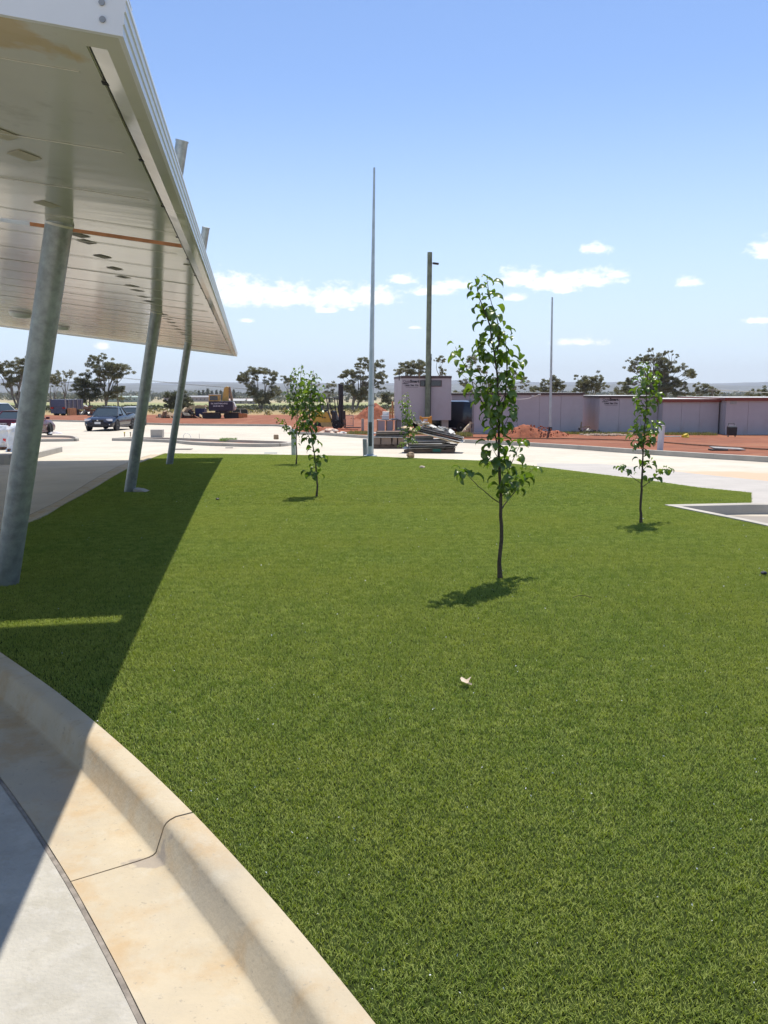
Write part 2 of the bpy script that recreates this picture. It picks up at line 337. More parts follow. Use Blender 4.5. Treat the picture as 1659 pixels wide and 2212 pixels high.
# terrain to the horizon (each band keeps its own soil/grass colour, blended by noise)
def terrain_mat():
    m = bpy.data.materials.new('countryside'); m.use_nodes = True; t = m.node_tree; b = t.nodes['Principled BSDF']; b.inputs['Roughness'].default_value = .95; b.inputs['Specular IOR Level'].default_value = .1
    tcn = N(t, 'ShaderNodeTexCoord'); sp = N(t, 'ShaderNodeSeparateXYZ'); t.links.new(tcn.outputs['Object'], sp.inputs[0])
    n1 = N(t, 'ShaderNodeTexNoise'); n1.inputs['Scale'].default_value = .012; n1.inputs['Detail'].default_value = 6; mpn = N(t, 'ShaderNodeMapping'); mpn.inputs['Scale'].default_value = (1, .6, 1)
    t.links.new(tcn.outputs['Object'], mpn.inputs[0]); t.links.new(mpn.outputs[0], n1.inputs['Vector'])
    lg = mth(t, 'LOGARITHM', mth(t, 'MAXIMUM', sp.outputs[1], 1.0), 10.0)
    yy = mth(t, 'ADD', lg, mth(t, 'MULTIPLY', mth(t, 'SUBTRACT', n1.outputs[0], .5), .10))
    r = N(t, 'ShaderNodeMapRange'); t.links.new(yy, r.inputs[0]); r.inputs[1].default_value = 1.8; r.inputs[2].default_value = 3.8
    cr = N(t, 'ShaderNodeValToRGB'); t.links.new(r.outputs[0], cr.inputs[0]); e = cr.color_ramp.elements
    def pos(y): return (math.log10(y)-1.8)/2.0
    stops = [(66,(.36,.13,.06)),(98,(.34,.14,.07)),(118,(.33,.24,.12)),(205,(.28,.22,.11)),(260,(.13,.13,.07)),(395,(.16,.16,.08)),(430,(.26,.27,.12)),(640,(.27,.28,.13)),(820,(.38,.32,.19)),(1500,(.30,.26,.17)),(2600,(.20,.20,.14))]
    e[0].position = 0; e[0].color = (*stops[0][1],1); e[1].position = 1; e[1].color = (.2,.2,.15,1)
    for y, c in stops[1:]:
        q = e.new(pos(y)); q.color = (*c,1)
    n2 = N(t, 'ShaderNodeTexNoise'); n2.inputs['Scale'].default_value = .25; n2.inputs['Detail'].default_value = 8; t.links.new(tcn.outputs['Object'], n2.inputs['Vector'])
    mx = N(t, 'ShaderNodeMix', data_type='RGBA', blend_type='MULTIPLY'); mx.inputs[0].default_value = .55; t.links.new(cr.outputs[0], mx.inputs[6])
    r2 = N(t, 'ShaderNodeMapRange'); t.links.new(n2.outputs[0], r2.inputs[0]); r2.inputs[3].default_value = .45; r2.inputs[4].default_value = 1.5; t.links.new(r2.outputs[0], mx.inputs[7])
    t.links.new(mx.outputs[2], b.inputs['Base Color']); return m
def terrain():
    ys = [-60,-30,0,20,40,66,75,90,105,120,140,160,180,200,240,300,400,550,750,1000,1400,2000,3000,4500,6500,9000]
    xs = [-1,-.7,-.5,-.35,-.25,-.15,-.08,0,.08,.15,.25,.35,.5,.7,1]
    v = []; f = []
    for y in ys:
        w = max(150, abs(y)*1.6)
        for x in xs:
            v.append((x*w, y, zg(y) - (.25 if y < 66 else .06) + (noise.noise((x*w*.004, y*.004, 3))*(y-150)*.004 if y > 150 else 0)))
    n = len(xs)
    for j in range(len(ys)-1):
        for i in range(n-1): f.append((j*n+i, j*n+i+1, (j+1)*n+i+1, (j+1)*n+i))
    me = bpy.data.meshes.new('ground'); me.from_pydata(v, [], f); me.materials.append(terrain_mat()); me.polygons.foreach_set('use_smooth', [True]*len(me.polygons))
    tag(link_mesh('ground', me), kind='structure')
terrain()

# orange dust blown over one stretch of the road on the right
def dust_mask(m, c, rx, ry_, col, strength, ns=.9, na=1.2):
    t = m.node_tree; b = t.nodes['Principled BSDF']; src = b.inputs['Base Color'].links[0].from_socket
    tcn = N(t, 'ShaderNodeTexCoord'); mp_ = N(t, 'ShaderNodeMapping', vector_type='TEXTURE'); mp_.inputs['Location'].default_value = (c[0], c[1], 0); mp_.inputs['Scale'].default_value = (rx, ry_, 1000); t.links.new(tcn.outputs['Object'], mp_.inputs[0])
    ln = N(t, 'ShaderNodeVectorMath', operation='LENGTH'); t.links.new(mp_.outputs[0], ln.inputs[0]); nn = N(t, 'ShaderNodeTexNoise'); nn.inputs['Scale'].default_value = ns; nn.inputs['Detail'].default_value = 7; t.links.new(tcn.outputs['Object'], nn.inputs['Vector'])
    d = mth(t, 'ADD', ln.outputs['Value'], mth(t, 'MULTIPLY', mth(t, 'SUBTRACT', nn.outputs[0], .5), na)); r = N(t, 'ShaderNodeMapRange'); t.links.new(d, r.inputs[0]); r.inputs[1].default_value = 1.05; r.inputs[2].default_value = .75; r.inputs[4].default_value = strength
    mx = N(t, 'ShaderNodeMix', data_type='RGBA'); t.links.new(r.outputs[0], mx.inputs[0]); t.links.new(src, mx.inputs[6]); mx.inputs[7].default_value = (*col,1); t.links.new(mx.outputs[2], b.inputs['Base Color'])
dust_mask(M['kerb'], hit(322,1868), .075, .04, (.30,.255,.205), .9, 22, 2.0)
dust_mask(M['conc'], hit(1640,1032), 6.5, 2.0, (.50,.33,.20), .75)
dust_mask(M['conc'], hit(1620,1122), .9, .45, (.22,.19,.16), .8)
# forecourt
KR = [(640,937),(700,940),(796,947),(900,952),(1016,957),(1180,966),(1350,978),(1500,988),(1659,998),(1900,1014),(2300,1040)]
kr = [hit(*q) for q in KR]
KL = [(-300,909),(60,909),(198,912),(311,917),(385,919),(500,920),(600,920.5)]
kl = [hit(*q) for q in KL]
corner = [hit(628,924), hit(634,930)]
FARB = [(p.x, p.y) for p in kl + corner + kr]
fc = sheet('forecourt', [(-60,-25)] + [(-60, FARB[0][1])] + FARB + [(60,kr[-1].y-4),(60,-25)], zg, M['conc'], dy=None); tag(fc, kind='structure')
M_soil_extra = lambda x, y: noise.noise((x*.35, y*.25, 0))*.07 + noise.noise((x*1.3, y*.9, 5))*.03
so_poly = [(p[0], p[1]+.14) for p in FARB] + [(70, kr[-1].y), (80, 100), (-70, 100), (-70, FARB[0][1]+.14)]
soil = sheet('red_soil_ground', so_poly, zg, M['soil'], dy=2.0, dx=2.0, off=.09, extra=lambda x, y: M_soil_extra(x, y)*min(1, max(0, (y-30)/8))); tag(soil, kind='structure')
# grey slab at the very front left, outside the channel
fp_px = [(1160,1009),(1288,1025),(1386,1037),(1511,1055),(1622.5,1066),(1622.5,1088.5),(1659,1088.5),(2000,1083),(2000,1060),(1659,1038),(1500,1022),(1386,1009),(1288,1001),(1160,1000)]
pathp = [xy(hit(*q, zl)) for q in fp_px]
def zpath(y): return max(zg(y), zl(y)-.015)
foot = sheet('footpath', pathp, zpath, M['path'], dy=1, off=.006, skirt=.1); tag(foot, kind='structure')

# ---- kerb built of separate cast lengths that follow a line
def offs(line, d):
    out = []
    for i, p in enumerate(line):
        a = line[max(0, i-1)]; b = line[min(len(line)-1, i+1)]; t = Vector((b[0]-a[0], b[1]-a[1], 0)).normalized()
        out.append(Vector((p[0]-t.y*d, p[1]+t.x*d, 0)))
    return out
def resample(line, step):
    L = [Vector((p[0], p[1], 0)) for p in line]; out = [L[0]]; carry = 0
    for a, b in zip(L, L[1:]):
        d = (b-a).length; s = step-carry
        while s <= d: out.append(a+(b-a)*s/d); s += step
        carry = (carry+d) % step
    return out
def kerb(parent_name, line, prof, ztop, zbase, mat_, seg=2.3, gap=.010, step=.23, start=0, side=1, label=None, bev=True):
    """line = inner edge; prof = [(offset, fraction of height, extra)] ; z = base + frac*(top-base)"""
    pts = resample(line, step); k = int(round(seg/step)); root = empty(parent_name, (pts[0].x, pts[0].y, zbase(pts[0].y))); tag(root, kind='structure')
    i = start - k if start else 0
    while i < len(pts)-1:
        a = max(0, i); b = min(len(pts)-1, i+k)
        if b-a >= 1:
            P = [p.copy() for p in pts[a:b+1]]; 
            d0 = (P[1]-P[0]).normalized(); d1 = (P[-1]-P[-2]).normalized(); P[0] += d0*gap/2; P[-1] -= d1*gap/2
            m = MB(); n = len(prof); 
            for j, p in enumerate(P):
                q0 = P[max(0,j-1)]; q1 = P[min(len(P)-1,j+1)]; t = (q1-q0).normalized(); nx, ny = (-t.y*side, t.x*side)
                zt = ztop(p.y); zb = zbase(p.y)
                for (o, h) in prof: m.v.append((p.x+nx*o, p.y+ny*o, zb + h*(zt-zb)))
            for j in range(len(P)-1):
                for q in range(n): m.f.append((j*n+q, j*n+(q+1) % n, (j+1)*n+(q+1) % n, (j+1)*n+q))
            m.f.append(tuple(range(n))); m.f.append(tuple((len(P)-1)*n+q for q in reversed(range(n))))
            o = m.build('kerb_segment', mat_, None, smooth=True, auto=50); o.parent = root; o.matrix_parent_inverse = Matrix.Translation(root.location).inverted()
        i += k
    return root
# near kerb: raised kerb + channel. inner edge runs along lawn from behind the camera to the left side
prof1 = [(0,-.6),(0,1.0),(.062,1.02),(.085,.97),(.097,.91),(.106,.82),(.138,.10),(.147,.05),(.163,.02),(.20,.010),(.425,.03),(.425,-.6)]
line1 = [(p.x, p.y) for p in near_edge] + [(p.x, p.y) for p in side_edge[4:]]
zkt = lambda y: zl(y)+.022
# find the joint at (-.645,2.843)
pts_ = resample(line1, .115); ji = min(range(len(pts_)), key=lambda i: (pts_[i]-Vector((-.645,2.843,0))).length)
kb = kerb('kerb', line1, prof1, zkt, lambda y: zg(y)+.004, M['kerb'], seg=2.3, step=.115, start=ji % 20, side=1)
# dark joint between the channel and the slab
jl = offs([(p.x, p.y) for p in pts_], .427)
m = MB(); 
for i, p in enumerate(jl):
    q = offs([(p_.x, p_.y) for p_ in pts_[max(0,i-1):i+2]], .4415)[1 if 0 < i < len(jl)-1 else 0]
    w = .002*noise.noise((i*.7,0,0))
    m.v += [(p.x+w, p.y, zg(p.y)+.005), (q.x+w, q.y, zg(q.y)+.005)]
for i in range(len(jl)-1): m.f.append((2*i, 2*i+1, 2*i+3, 2*i+2))
jo = m.build('joint_strip', M['joint'], kb); jo.matrix_parent_inverse = Matrix.Translation(kb.location).inverted()
# greyer slab left of the joint, near the camera
sl_line = offs([(p.x, p.y) for p in pts_], .443)
slabp = [(p.x, p.y) for p in sl_line if p.y < 8.0]
slab = sheet('concrete_slab', slabp + [(-12, 8.5), (-12,-8), (0,-8)], zg, M['conc_near'], dy=1, off=.0045); tag(slab, kind='structure')
# kerb round the notch on the right and along the lawn there
prof2 = [(0,-.3),(0,1.0),(.11,1.0),(.13,.93),(.15,.0),(.15,-.3)]
nline = [notch[1], notch[0], xy(hit(1659,1089.5,zl)), xy(hit(2100,1083,zl))]
kerb('kerb', nline, prof2, lambda y: zl(y)+.02, zg, M['kerb_far'], seg=2.4, step=.4, side=-1)
kerb('kerb', ret, prof2, lambda y: zl(y)+.02, zg, M['kerb_far'], seg=2.4, step=.4, side=1)
prof3 = [(0,-.6),(0,.97),(.01,1.0),(.12,1.0),(.14,.97),(.155,0),(.155,-.6)]
rk = catmull([(p.x, p.y) for p in corner[:1]] + [(p.x, p.y) for p in kr], 5)
kerb('kerb', [(p.x, p.y) for p in rk], prof3, lambda y: zg(y)+.15, zg, M['kerb_far'], seg=2.6, step=.65, side=-1)
kerb('kerb', [(p.x, p.y) for p in kl] + [(p.x, p.y) for p in corner[:1]], prof3, lambda y: zg(y)+.14, zg, M['kerb_far'], seg=3.0, step=1.0, side=-1)

# ================================================================ CANOPY
A0 = Vector((-.747, 2.63, 2.63)); EV = Vector((-.1527, .9883, 0)); NV = Vector((-.9883, -.1527, 0)); SL = .12; CL = 23.35; CW = 8.2
def cp(s, t, h=0): # s = left from fascia, t = along, h = above soffit
    return A0 + EV*t + NV*s + Vector((0,0,SL*s+h))
STAIN = tuple(cp(.40, .20) - A0)
M['soffit'] = soffit_mat()
canopy = empty('canopy', A0, 0, 'long white metal canopy roof on leaning steel columns over the lawn edge', 'canopy')
def cbox(m, s0, s1, t0, t1, h0, h1):
    P = [cp(s,t,h)-A0 for h in (h0,h1) for (s,t) in ((s0,t0),(s1,t0),(s1,t1),(s0,t1))]
    m.add(P, [(3,2,1,0),(4,5,6,7),(0,1,5,4),(1,2,6,5),(2,3,7,6),(3,0,4,7)])
S_EDGE = .12
TH = .045
t = .10; joints = []
ts = [.10,.47,1.47,2.45,3.42,3.86,4.04] + [4.40+1.0*i for i in range(17)] + [20.56, 20.74, 21.4, 22.4, 23.22]
for a, b in zip(ts, ts[1:]):
    m = MB()
    if abs(b-a-.18) < .01:    # slots beside the first and last columns
        cbox(m, 1.75, CW-.1, a+.004, b-.004, 0, TH); cbox(m, .05, .13, a+.004, b-.004, 0, TH)
        m.build('soffit_panel', M['soffit'], canopy)
        m = MB(); cbox(m, .13, 1.2 if a < 10 else 1.5, b-.006, b+.03, .004, TH-.006); m.build('slot_batten', M['slot'], canopy)
        continue
    cbox(m, .10, CW-.1, a+.004, b-.004 - (.0), random.uniform(0,.004), TH)
    m.build('soffit_panel', M['soffit'], canopy)
    # rolled lap at the joint
    m = MB(); cbox(m, .20, CW-.12, b-.016, b-.008, -.0035, -.001)
    if abs(b-3.86) > .05 and abs(b-20.56) > .05: m.build('joint_lap', M['soffit'], canopy)
# top sheet
m = MB()
for (a, b) in ((.05,3.86),(4.04,20.56),(20.74,CL-.05)): cbox(m, .10, CW-.05, a, b, TH+.001, TH+.03)
for (a, b, s) in ((3.86,4.04,1.75),(20.56,20.74,1.55)): cbox(m, s, CW-.05, a, b, TH+.001, TH+.03); cbox(m, .05, .13, a, b, TH+.001, TH+.03)
m.build('roof_sheet', M['white_metal'], canopy)
# edge flashing strips: flat flange, dropped lip and box
m = MB()
L0 = 0.0
for a in [0.12+2.4*i for i in range(10)]:
    b = min(a+2.396, CL-.12)
    m = MB(); cbox(m, S_EDGE+.012, S_EDGE+.07, a, b, -.006, -.001)
    if not (a < 3.9 < b or a < 20.6 < b): m.build('flashing', M['soffit'], canopy)
    m = MB(); P = []
    for tt in (a, b-.002):
        for (s, h) in ((.012,-.030),(.060,-.030),(.116,-.012),(.112,-.004),(.060,-.022),(.012,-.022)): P.append(cp(s,tt,h)-A0)
    m.add(P, [tuple(range(6)), tuple(range(11,5,-1))] + [((i+1) % 6, i, i+6, (i+1) % 6+6) for i in range(6)]); m.build('edge_lip', M['soffit'], canopy)
    m = MB(); cbox(m, S_EDGE+.003, S_EDGE+.0065, a, b, -.003, 0); m.build('shadow_gap', M['dark'], canopy)
    m = MB(); pass
for k in range(22):
    m = MB(); cbox(m, S_EDGE-.010, S_EDGE+.016, .5+1.0*k-.014, .5+1.0*k+.014, -.013, -.008); m.build('clip', M['dark'], canopy)
# side fascia with rolled ribs
fp = [(-.004,-.034),(-.004,-.004),(-.009,.000),(-.009,.030),(-.014,.034),(-.014,.060),(-.018,.064),(-.018,.078),(.03,.084),(.03,.074),(.012,.070),(.012,-.034)]
for a, b in ((-.02, 6.0),(6.002,12.0),(12.002,18.0),(18.002,CL+.02)):
    m = MB(); P = [cp(s,tt,h)-A0 for tt in (a,b) for (s,h) in fp]; n = len(fp)
    m.add(P, [tuple(range(n)), tuple(range(2*n-1,n-1,-1))] + [((i+1) % n, i, i+n, (i+1) % n+n) for i in range(n)]); m.build('side_fascia', M['white_metal'], canopy)
m = MB(); cbox(m, .012, CW, -.02, .0, -.034, .080); cbox(m, -.018, CW, -.022, .10, .0845, .090); m.build('end_fascia', M['white_metal'], canopy)
m = MB(); cbox(m, .012, CW, CL, CL+.02, -.034, .080); m.build('end_fascia', M['white_metal'], canopy)
m = MB(); cbox(m, .0, CW, .0, .12, -.030, -.022); m.build('edge_lip', M['soffit'], canopy)
m = MB(); cbox(m, .0, CW, CL-.12, CL, -.030, -.022); m.build('edge_lip', M['soffit'], canopy)
m = MB(); cbox(m, CW-.0, CW+.02, -.02, CL+.02, -.034, .080); m.build('side_fascia', M['white_metal'], canopy)
for (s, h) in ((.05,.045),(.05,.0)):
    m = MB(); c = cp(s, -.022, h)-A0; m.lathe(c, [(.009,-.004),(.009,0),(.004,.003)][::-1], 10, 'Y'); m.build('screw', M['steel'], canopy)
# columns: (base px, row), soffit px, top px at their own distance
def plane_hit(px, py):
    d = ray(px, py); # solve EYE+d.z t = soffit z
    lo, hi = .5, 60
    g = lambda t: EYE + d.z*t - (A0.z + SL*NV.dot(Vector((d.x*t, d.y*t, 0)) - Vector((A0.x, A0.y, 0))))
    for _ in range(60):
        m_ = (lo+hi)/2
        if (g(m_) > 0) == (g(hi) > 0): hi = m_
        else: lo = m_
    return Vector((d.x*lo, d.y*lo, EYE+d.z*lo))
cols = []
for (bpx, bpy_, spx, spy, tpx, tpy, r) in ((13,1262,128,484,None,None,.0925),(280,1062,338,674,393,306,.084),(366,1003,407,737,445,491,.084)):
    b = hit(bpx, bpy_, zl); s = plane_hit(spx, spy)
    cols.append((b, s)); d = (s-b)
    if tpx is None: k = 5.15/s.z if False else (5.2-b.z)/d.z
    else:
        # extend until the row of the top
        k = 1.0
        for _ in range(400):
            p = b+d*k; v = ((p.y*math.sin(PITCH)+(p.z-EYE)*math.cos(PITCH))/(p.y*math.cos(PITCH)-(p.z-EYE)*math.sin(PITCH)))
            if 1106-v*F < tpy: break
            k += .005
    print('COLUMN base', b, 'soffit', s, 'top', b+d*k)
    top = b+d*k; dn = d.normalized()
    col_ = MB().tube([b-dn*.05-A0, top-A0], r, 28, cap=True).build('column', M['galv'], canopy, smooth=True)
    MB().tube([s-dn*.012-A0, s+dn*.004-A0], [r+.003, r+.006], 28).build('collar', M['soffit'], col_)
    MB().tube([top-dn*.02-A0, top+dn*.006-A0], [r+.006, r+.006], 28).build('cap', M['galv'], col_)
b2 = cols[1][0]
m = MB(); m.prism([(.05,.005),(.26,.005),(.17,.04),(.06,.055)], 'Y', -.11, .11); o = m.build('base_plate', M['path'], canopy); o.location = b2-A0 + Vector((.03,.0,0))
# fixing plates (diamond look comes from square plates seen along the soffit)
pl = [(525,312),(572,355),(677,453),(758,532),(812,587),(873,645),(908,676),(948,717),(985,750),(1078,835),(1108,865),(1132,888),(1156,912),(1177,932),(1198,952),(1214,967),(1290,1045)]
pm = None
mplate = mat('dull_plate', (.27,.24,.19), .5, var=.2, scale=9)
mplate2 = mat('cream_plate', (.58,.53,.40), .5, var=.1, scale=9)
for (x, y) in pl + [(160,-215),(310,105),(8,-360)]:
    px = x*.3268; py = (600+y*.4822)/1.4756
    q = plane_hit(px, py)-A0; m = MB(); a = 1
    e1 = EV*.105; e2 = NV*.080; up = Vector((0,0,1))
    slope = lambda v: v + Vector((0,0,SL*v.dot(NV)))
    P = [q + slope(e1*a*i+e2*a*j) + up*h for h in (-.0025,-.0005) for (i,j) in ((-1,0),(0,-1),(1,0),(0,1))]
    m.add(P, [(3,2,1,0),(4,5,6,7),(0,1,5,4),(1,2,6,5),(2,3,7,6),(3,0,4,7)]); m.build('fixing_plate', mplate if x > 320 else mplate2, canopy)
# bulkhead lights
mdiff = mat('opal_diffuser', (.62,.68,.62), .3, var=.03)
for i, (px, py, r, lab) in enumerate(((45,680,.22,'round opal ceiling light under the canopy, left of the nearest column'),(131,709,.21,'round opal ceiling light under the canopy, just right of the nearest column'))):
    q = plane_hit(px, py-5); L = empty('ceiling_light', q, 0, lab, 'ceiling light', 'round lights under the canopy')
    L.rotation_euler = (0, math.atan(SL)*.98, math.atan2(-.1527,.9883)*0)
    MB().lathe((0,0,0), [(r,.0),(r,-.03),(r*.96,-.035),(r*.5,-.036)], 32).build('base_ring', M['dark'] if False else M['white_metal'], L, smooth=True)
    MB().lathe((0,0,0), [(r*.93,-.034),(r*.93,-.05),(r*.86,-.085),(r*.6,-.11),(r*.2,-.12)], 32).build('diffuser', mdiff, L, smooth=True)
# ================================================================ TURF
def inside(p, poly):
    x, y = p; c = False; j = len(poly)-1
    for i in range(len(poly)):
        xi, yi = poly[i]; xj, yj = poly[j]
        if (yi > y) != (yj > y) and x < (xj-xi)*(y-yi)/(yj-yi)+xi: c = not c
        j = i
    return c
M['blade'] = leafmat('turf_blade', (.160,.232,.040), (.405,.450,.120), trans=.28, rough=.6, attr='tint', gloss=.015, patch=(.33,.355,.072))
rg = random.Random(5)
def patch_mesh(size, dens, w, seed):
    r = random.Random(seed); n = int(size*size*dens); v = []; f = []; tint = []
    for _ in range(n):
        x, y = r.uniform(-size/2, size/2), r.uniform(-size/2, size/2)
        q = Vector((x*28+seed, y*28, seed*3.1)); a = r.uniform(0,6.283)+noise.noise(q)*1.5; h = .010+.006*(noise.noise(q*1.7+Vector((9,9,9)))+.3*r.random())+r.uniform(0,.007)
        h = max(.008, h); le = r.uniform(.4,1.1)*h; dx, dy = math.cos(a), math.sin(a); ww = w*r.uniform(.7,1.3)/2
        a2 = a+math.pi/2+r.gauss(0,.6); sx, sy = math.cos(a2)*ww, math.sin(a2)*ww
        b = len(v); mx_, my_ = x+dx*le*.35, y+dy*le*.35
        v += [(x-sx,y-sy,0),(x+sx,y+sy,0),(mx_+sx*.9,my_+sy*.9,h*.62),(mx_-sx*.9,my_-sy*.9,h*.62),(x+dx*le,y+dy*le,h)]
        f += [(b,b+1,b+2,b+3),(b+3,b+2,b+4)]
        t = min(1,max(0, .45+.5*noise.noise(Vector((x*9,y*9,seed)))+r.gauss(0,.28)))
        if r.random() < .02: t = 1.7
        tint += [t]*5
    me = bpy.data.meshes.new('turf_patch'); me.from_pydata(v, [], f); me.materials.append(M['blade'])
    at_ = me.attributes.new('tint', 'FLOAT', 'POINT'); at_.data.foreach_set('value', tint)
    return bpy.data.objects.new('turf_patch', me)
SZ = [.32, .16, .08, .04]
near = [[patch_mesh(s, 27000, .0026, 10*k+j) for j in range(3)] for k, s in enumerate(SZ)]
mid = [patch_mesh(.64, 11000, .0048, 50+j) for j in range(3)]
VAR = [o for r_ in near for o in r_] + mid
pts = []; idx = []; rot = []
cxs = [p[0] for p in LAWN]; cys = [p[1] for p in LAWN]
def visible(x, y):
    if y < .9: return y > .2 and x > -1 and x < 2.2
    return x/y < .56 and x/y > -.60
YM = 11.52
def put(x, y, k):
    pts.append((x, y, zl(y))); rot.append(rg.randrange(4)*math.pi/2); idx.append(k)
def quad(x, y, k):
    s = SZ[k]; c = [(x+dx*s/2, y+dy*s/2) for dx in (-1,0,1) for dy in (-1,0,1)]
    ins = [inside(p, LAWN) for p in c]
    if all(ins): put(x, y, k*3+rg.randrange(3))
    elif any(ins) or k == 0:
        if k == 3:
            if ins[4]: put(x, y, k*3+rg.randrange(3))
        else:
            for dx in (-.25,.25):
                for dy in (-.25,.25): quad(x+dx*s, y+dy*s, k+1)
y = 0.16
while y < YM:
    x = -5.12
    while x < 9.6:
        if visible(x, y): quad(x, y, 0)
        x += .32
    y += .32
y = YM+.16
while y < 31:
    x = -12.16
    while x < 16:
        if visible(x, y):
            c = [(x+dx*.32, y+dy*.32) for dx in (-1,0,1) for dy in (-1,0,1)]
            if all(inside(p, LAWN) for p in c): put(x, y, 12+rg.randrange(3))
            elif any(inside(p, LAWN) for p in c):
                for dx in (-.16,.16):
                    for dy in (-.16,.16): quad(x+dx, y+dy, 0)
        x += .64
    y += .64
me = bpy.data.meshes.new('turf'); me.from_pydata(pts, [], [])
a = me.attributes.new('pick', 'INT', 'POINT'); a.data.foreach_set('value', idx)
a = me.attributes.new('turn', 'FLOAT', 'POINT'); a.data.foreach_set('value', rot)
turf = link_mesh('turf', me); tag(turf, 'short bright green turf of the lawn beside the canopy', 'grass', kind='stuff')
g = bpy.data.node_groups.new('turf_patches', 'GeometryNodeTree'); g.interface.new_socket('Geometry', in_out='INPUT', socket_type='NodeSocketGeometry'); g.interface.new_socket('Geometry', in_out='OUTPUT', socket_type='NodeSocketGeometry')
gi = g.nodes.new('NodeGroupInput'); go = g.nodes.new('NodeGroupOutput'); jn = g.nodes.new('GeometryNodeJoinGeometry')
ois = []
for o in VAR:
    n = g.nodes.new('GeometryNodeObjectInfo'); n.inputs['Object'].default_value = o; n.inputs['As Instance'].default_value = True; ois.append(n)
for n in reversed(ois): g.links.new(n.outputs['Geometry'], jn.inputs[0])
iop = g.nodes.new('GeometryNodeInstanceOnPoints'); iop.inputs['Pick Instance'].default_value = True
na = g.nodes.new('GeometryNodeInputNamedAttribute'); na.data_type = 'INT'; na.inputs[0].default_value = 'pick'; nb = g.nodes.new('GeometryNodeInputNamedAttribute'); nb.data_type = 'FLOAT'; nb.inputs[0].default_value = 'turn'
cx_ = g.nodes.new('ShaderNodeCombineXYZ'); g.links.new(nb.outputs[0], cx_.inputs[2])
g.links.new(gi.outputs[0], iop.inputs['Points']); g.links.new(jn.outputs[0], iop.inputs['Instance']); g.links.new(na.outputs[0], iop.inputs['Instance Index']); g.links.new(cx_.outputs[0], iop.inputs['Rotation'])
g.links.new(iop.outputs[0], go.inputs[0])
md = turf.modifiers.new('turf', 'NODES'); md.node_group = g
print('TURF patches', len(pts))

# ================================================================ SAPLINGS
M['bark'] = mat('dark_sapling_bark', (.085,.062,.042), .85, var=.35, scale=40, bump=.5, bscale=120)
M['leaf'] = leafmat('pear_leaf', (.085,.145,.018), (.150,.215,.034), trans=.42, rough=.33, gloss=.045)
M['leaf_young'] = leafmat('young_pear_leaf', (.16,.26,.035), (.20,.30,.05), trans=.45, rough=.4, gloss=.05)
def leaf_mesh(seed, L=.082, Wd=.060):
    r = random.Random(seed); n = 7; v = []; f = []
    pet = .026; el = r.uniform(.1,.6); curl = r.uniform(1.2,2.3); fold = r.uniform(.25,.65); side = r.uniform(-.4,.4)
    x = z = 0.0; v += [(0,-.0009,0),(0,.0009,0)]; x += pet*math.cos(el); z += pet*math.sin(el); v += [(x,-.0009,z),(x,.0009,z)]; f.append((0,1,3,2))
    rows = []
    for i in range(n+1):
        t = i/n; a = el-curl*t**.9
        if i: x += L/n*math.cos(a); z += L/n*math.sin(a)
        w = Wd/2*(math.sin(math.pi*min(1,(t*1.0)**.72))**.8)*(1-.12*t) if 0 < i < n else .0006
        yc = side*.02*t*t; nx, nz = -math.sin(a), math.cos(a)
        wav = .002*math.sin(i*2.3+seed)
        rows.append(len(v)); up = w*math.sin(fold)
        v += [(x+nx*(up+wav), yc-w*math.cos(fold), z+nz*(up+wav)), (x, yc, z), (x+nx*(up-wav), yc+w*math.cos(fold), z+nz*(up-wav))]
    for a_, b_ in zip(rows, rows[1:]): f += [(a_,a_+1,b_+1,b_),(a_+1,a_+2,b_+2,b_+1)]
    me = bpy.data.meshes.new('leaf'); me.from_pydata(v, [], f); me.polygons.foreach_set('use_smooth', [True]*len(f)); return me
LEAVES = [leaf_mesh(i) for i in range(7)]
for l in LEAVES: l.materials.append(M['leaf'])
YL = []
for i in range(2):
    l = leaf_mesh(20+i, .05, .03); l.materials.append(M['leaf_young']); YL.append(l)
def poly_at(P, s):
    d = 0
    for a, b in zip(P, P[1:]):
        l = (b-a).length
        if d+l >= s: return a+(b-a)*((s-d)/l), (b-a).normalized()
        d += l
    return P[-1], (P[-1]-P[-2]).normalized()
def plen(P): return sum((b-a).length for a, b in zip(P, P[1:]))
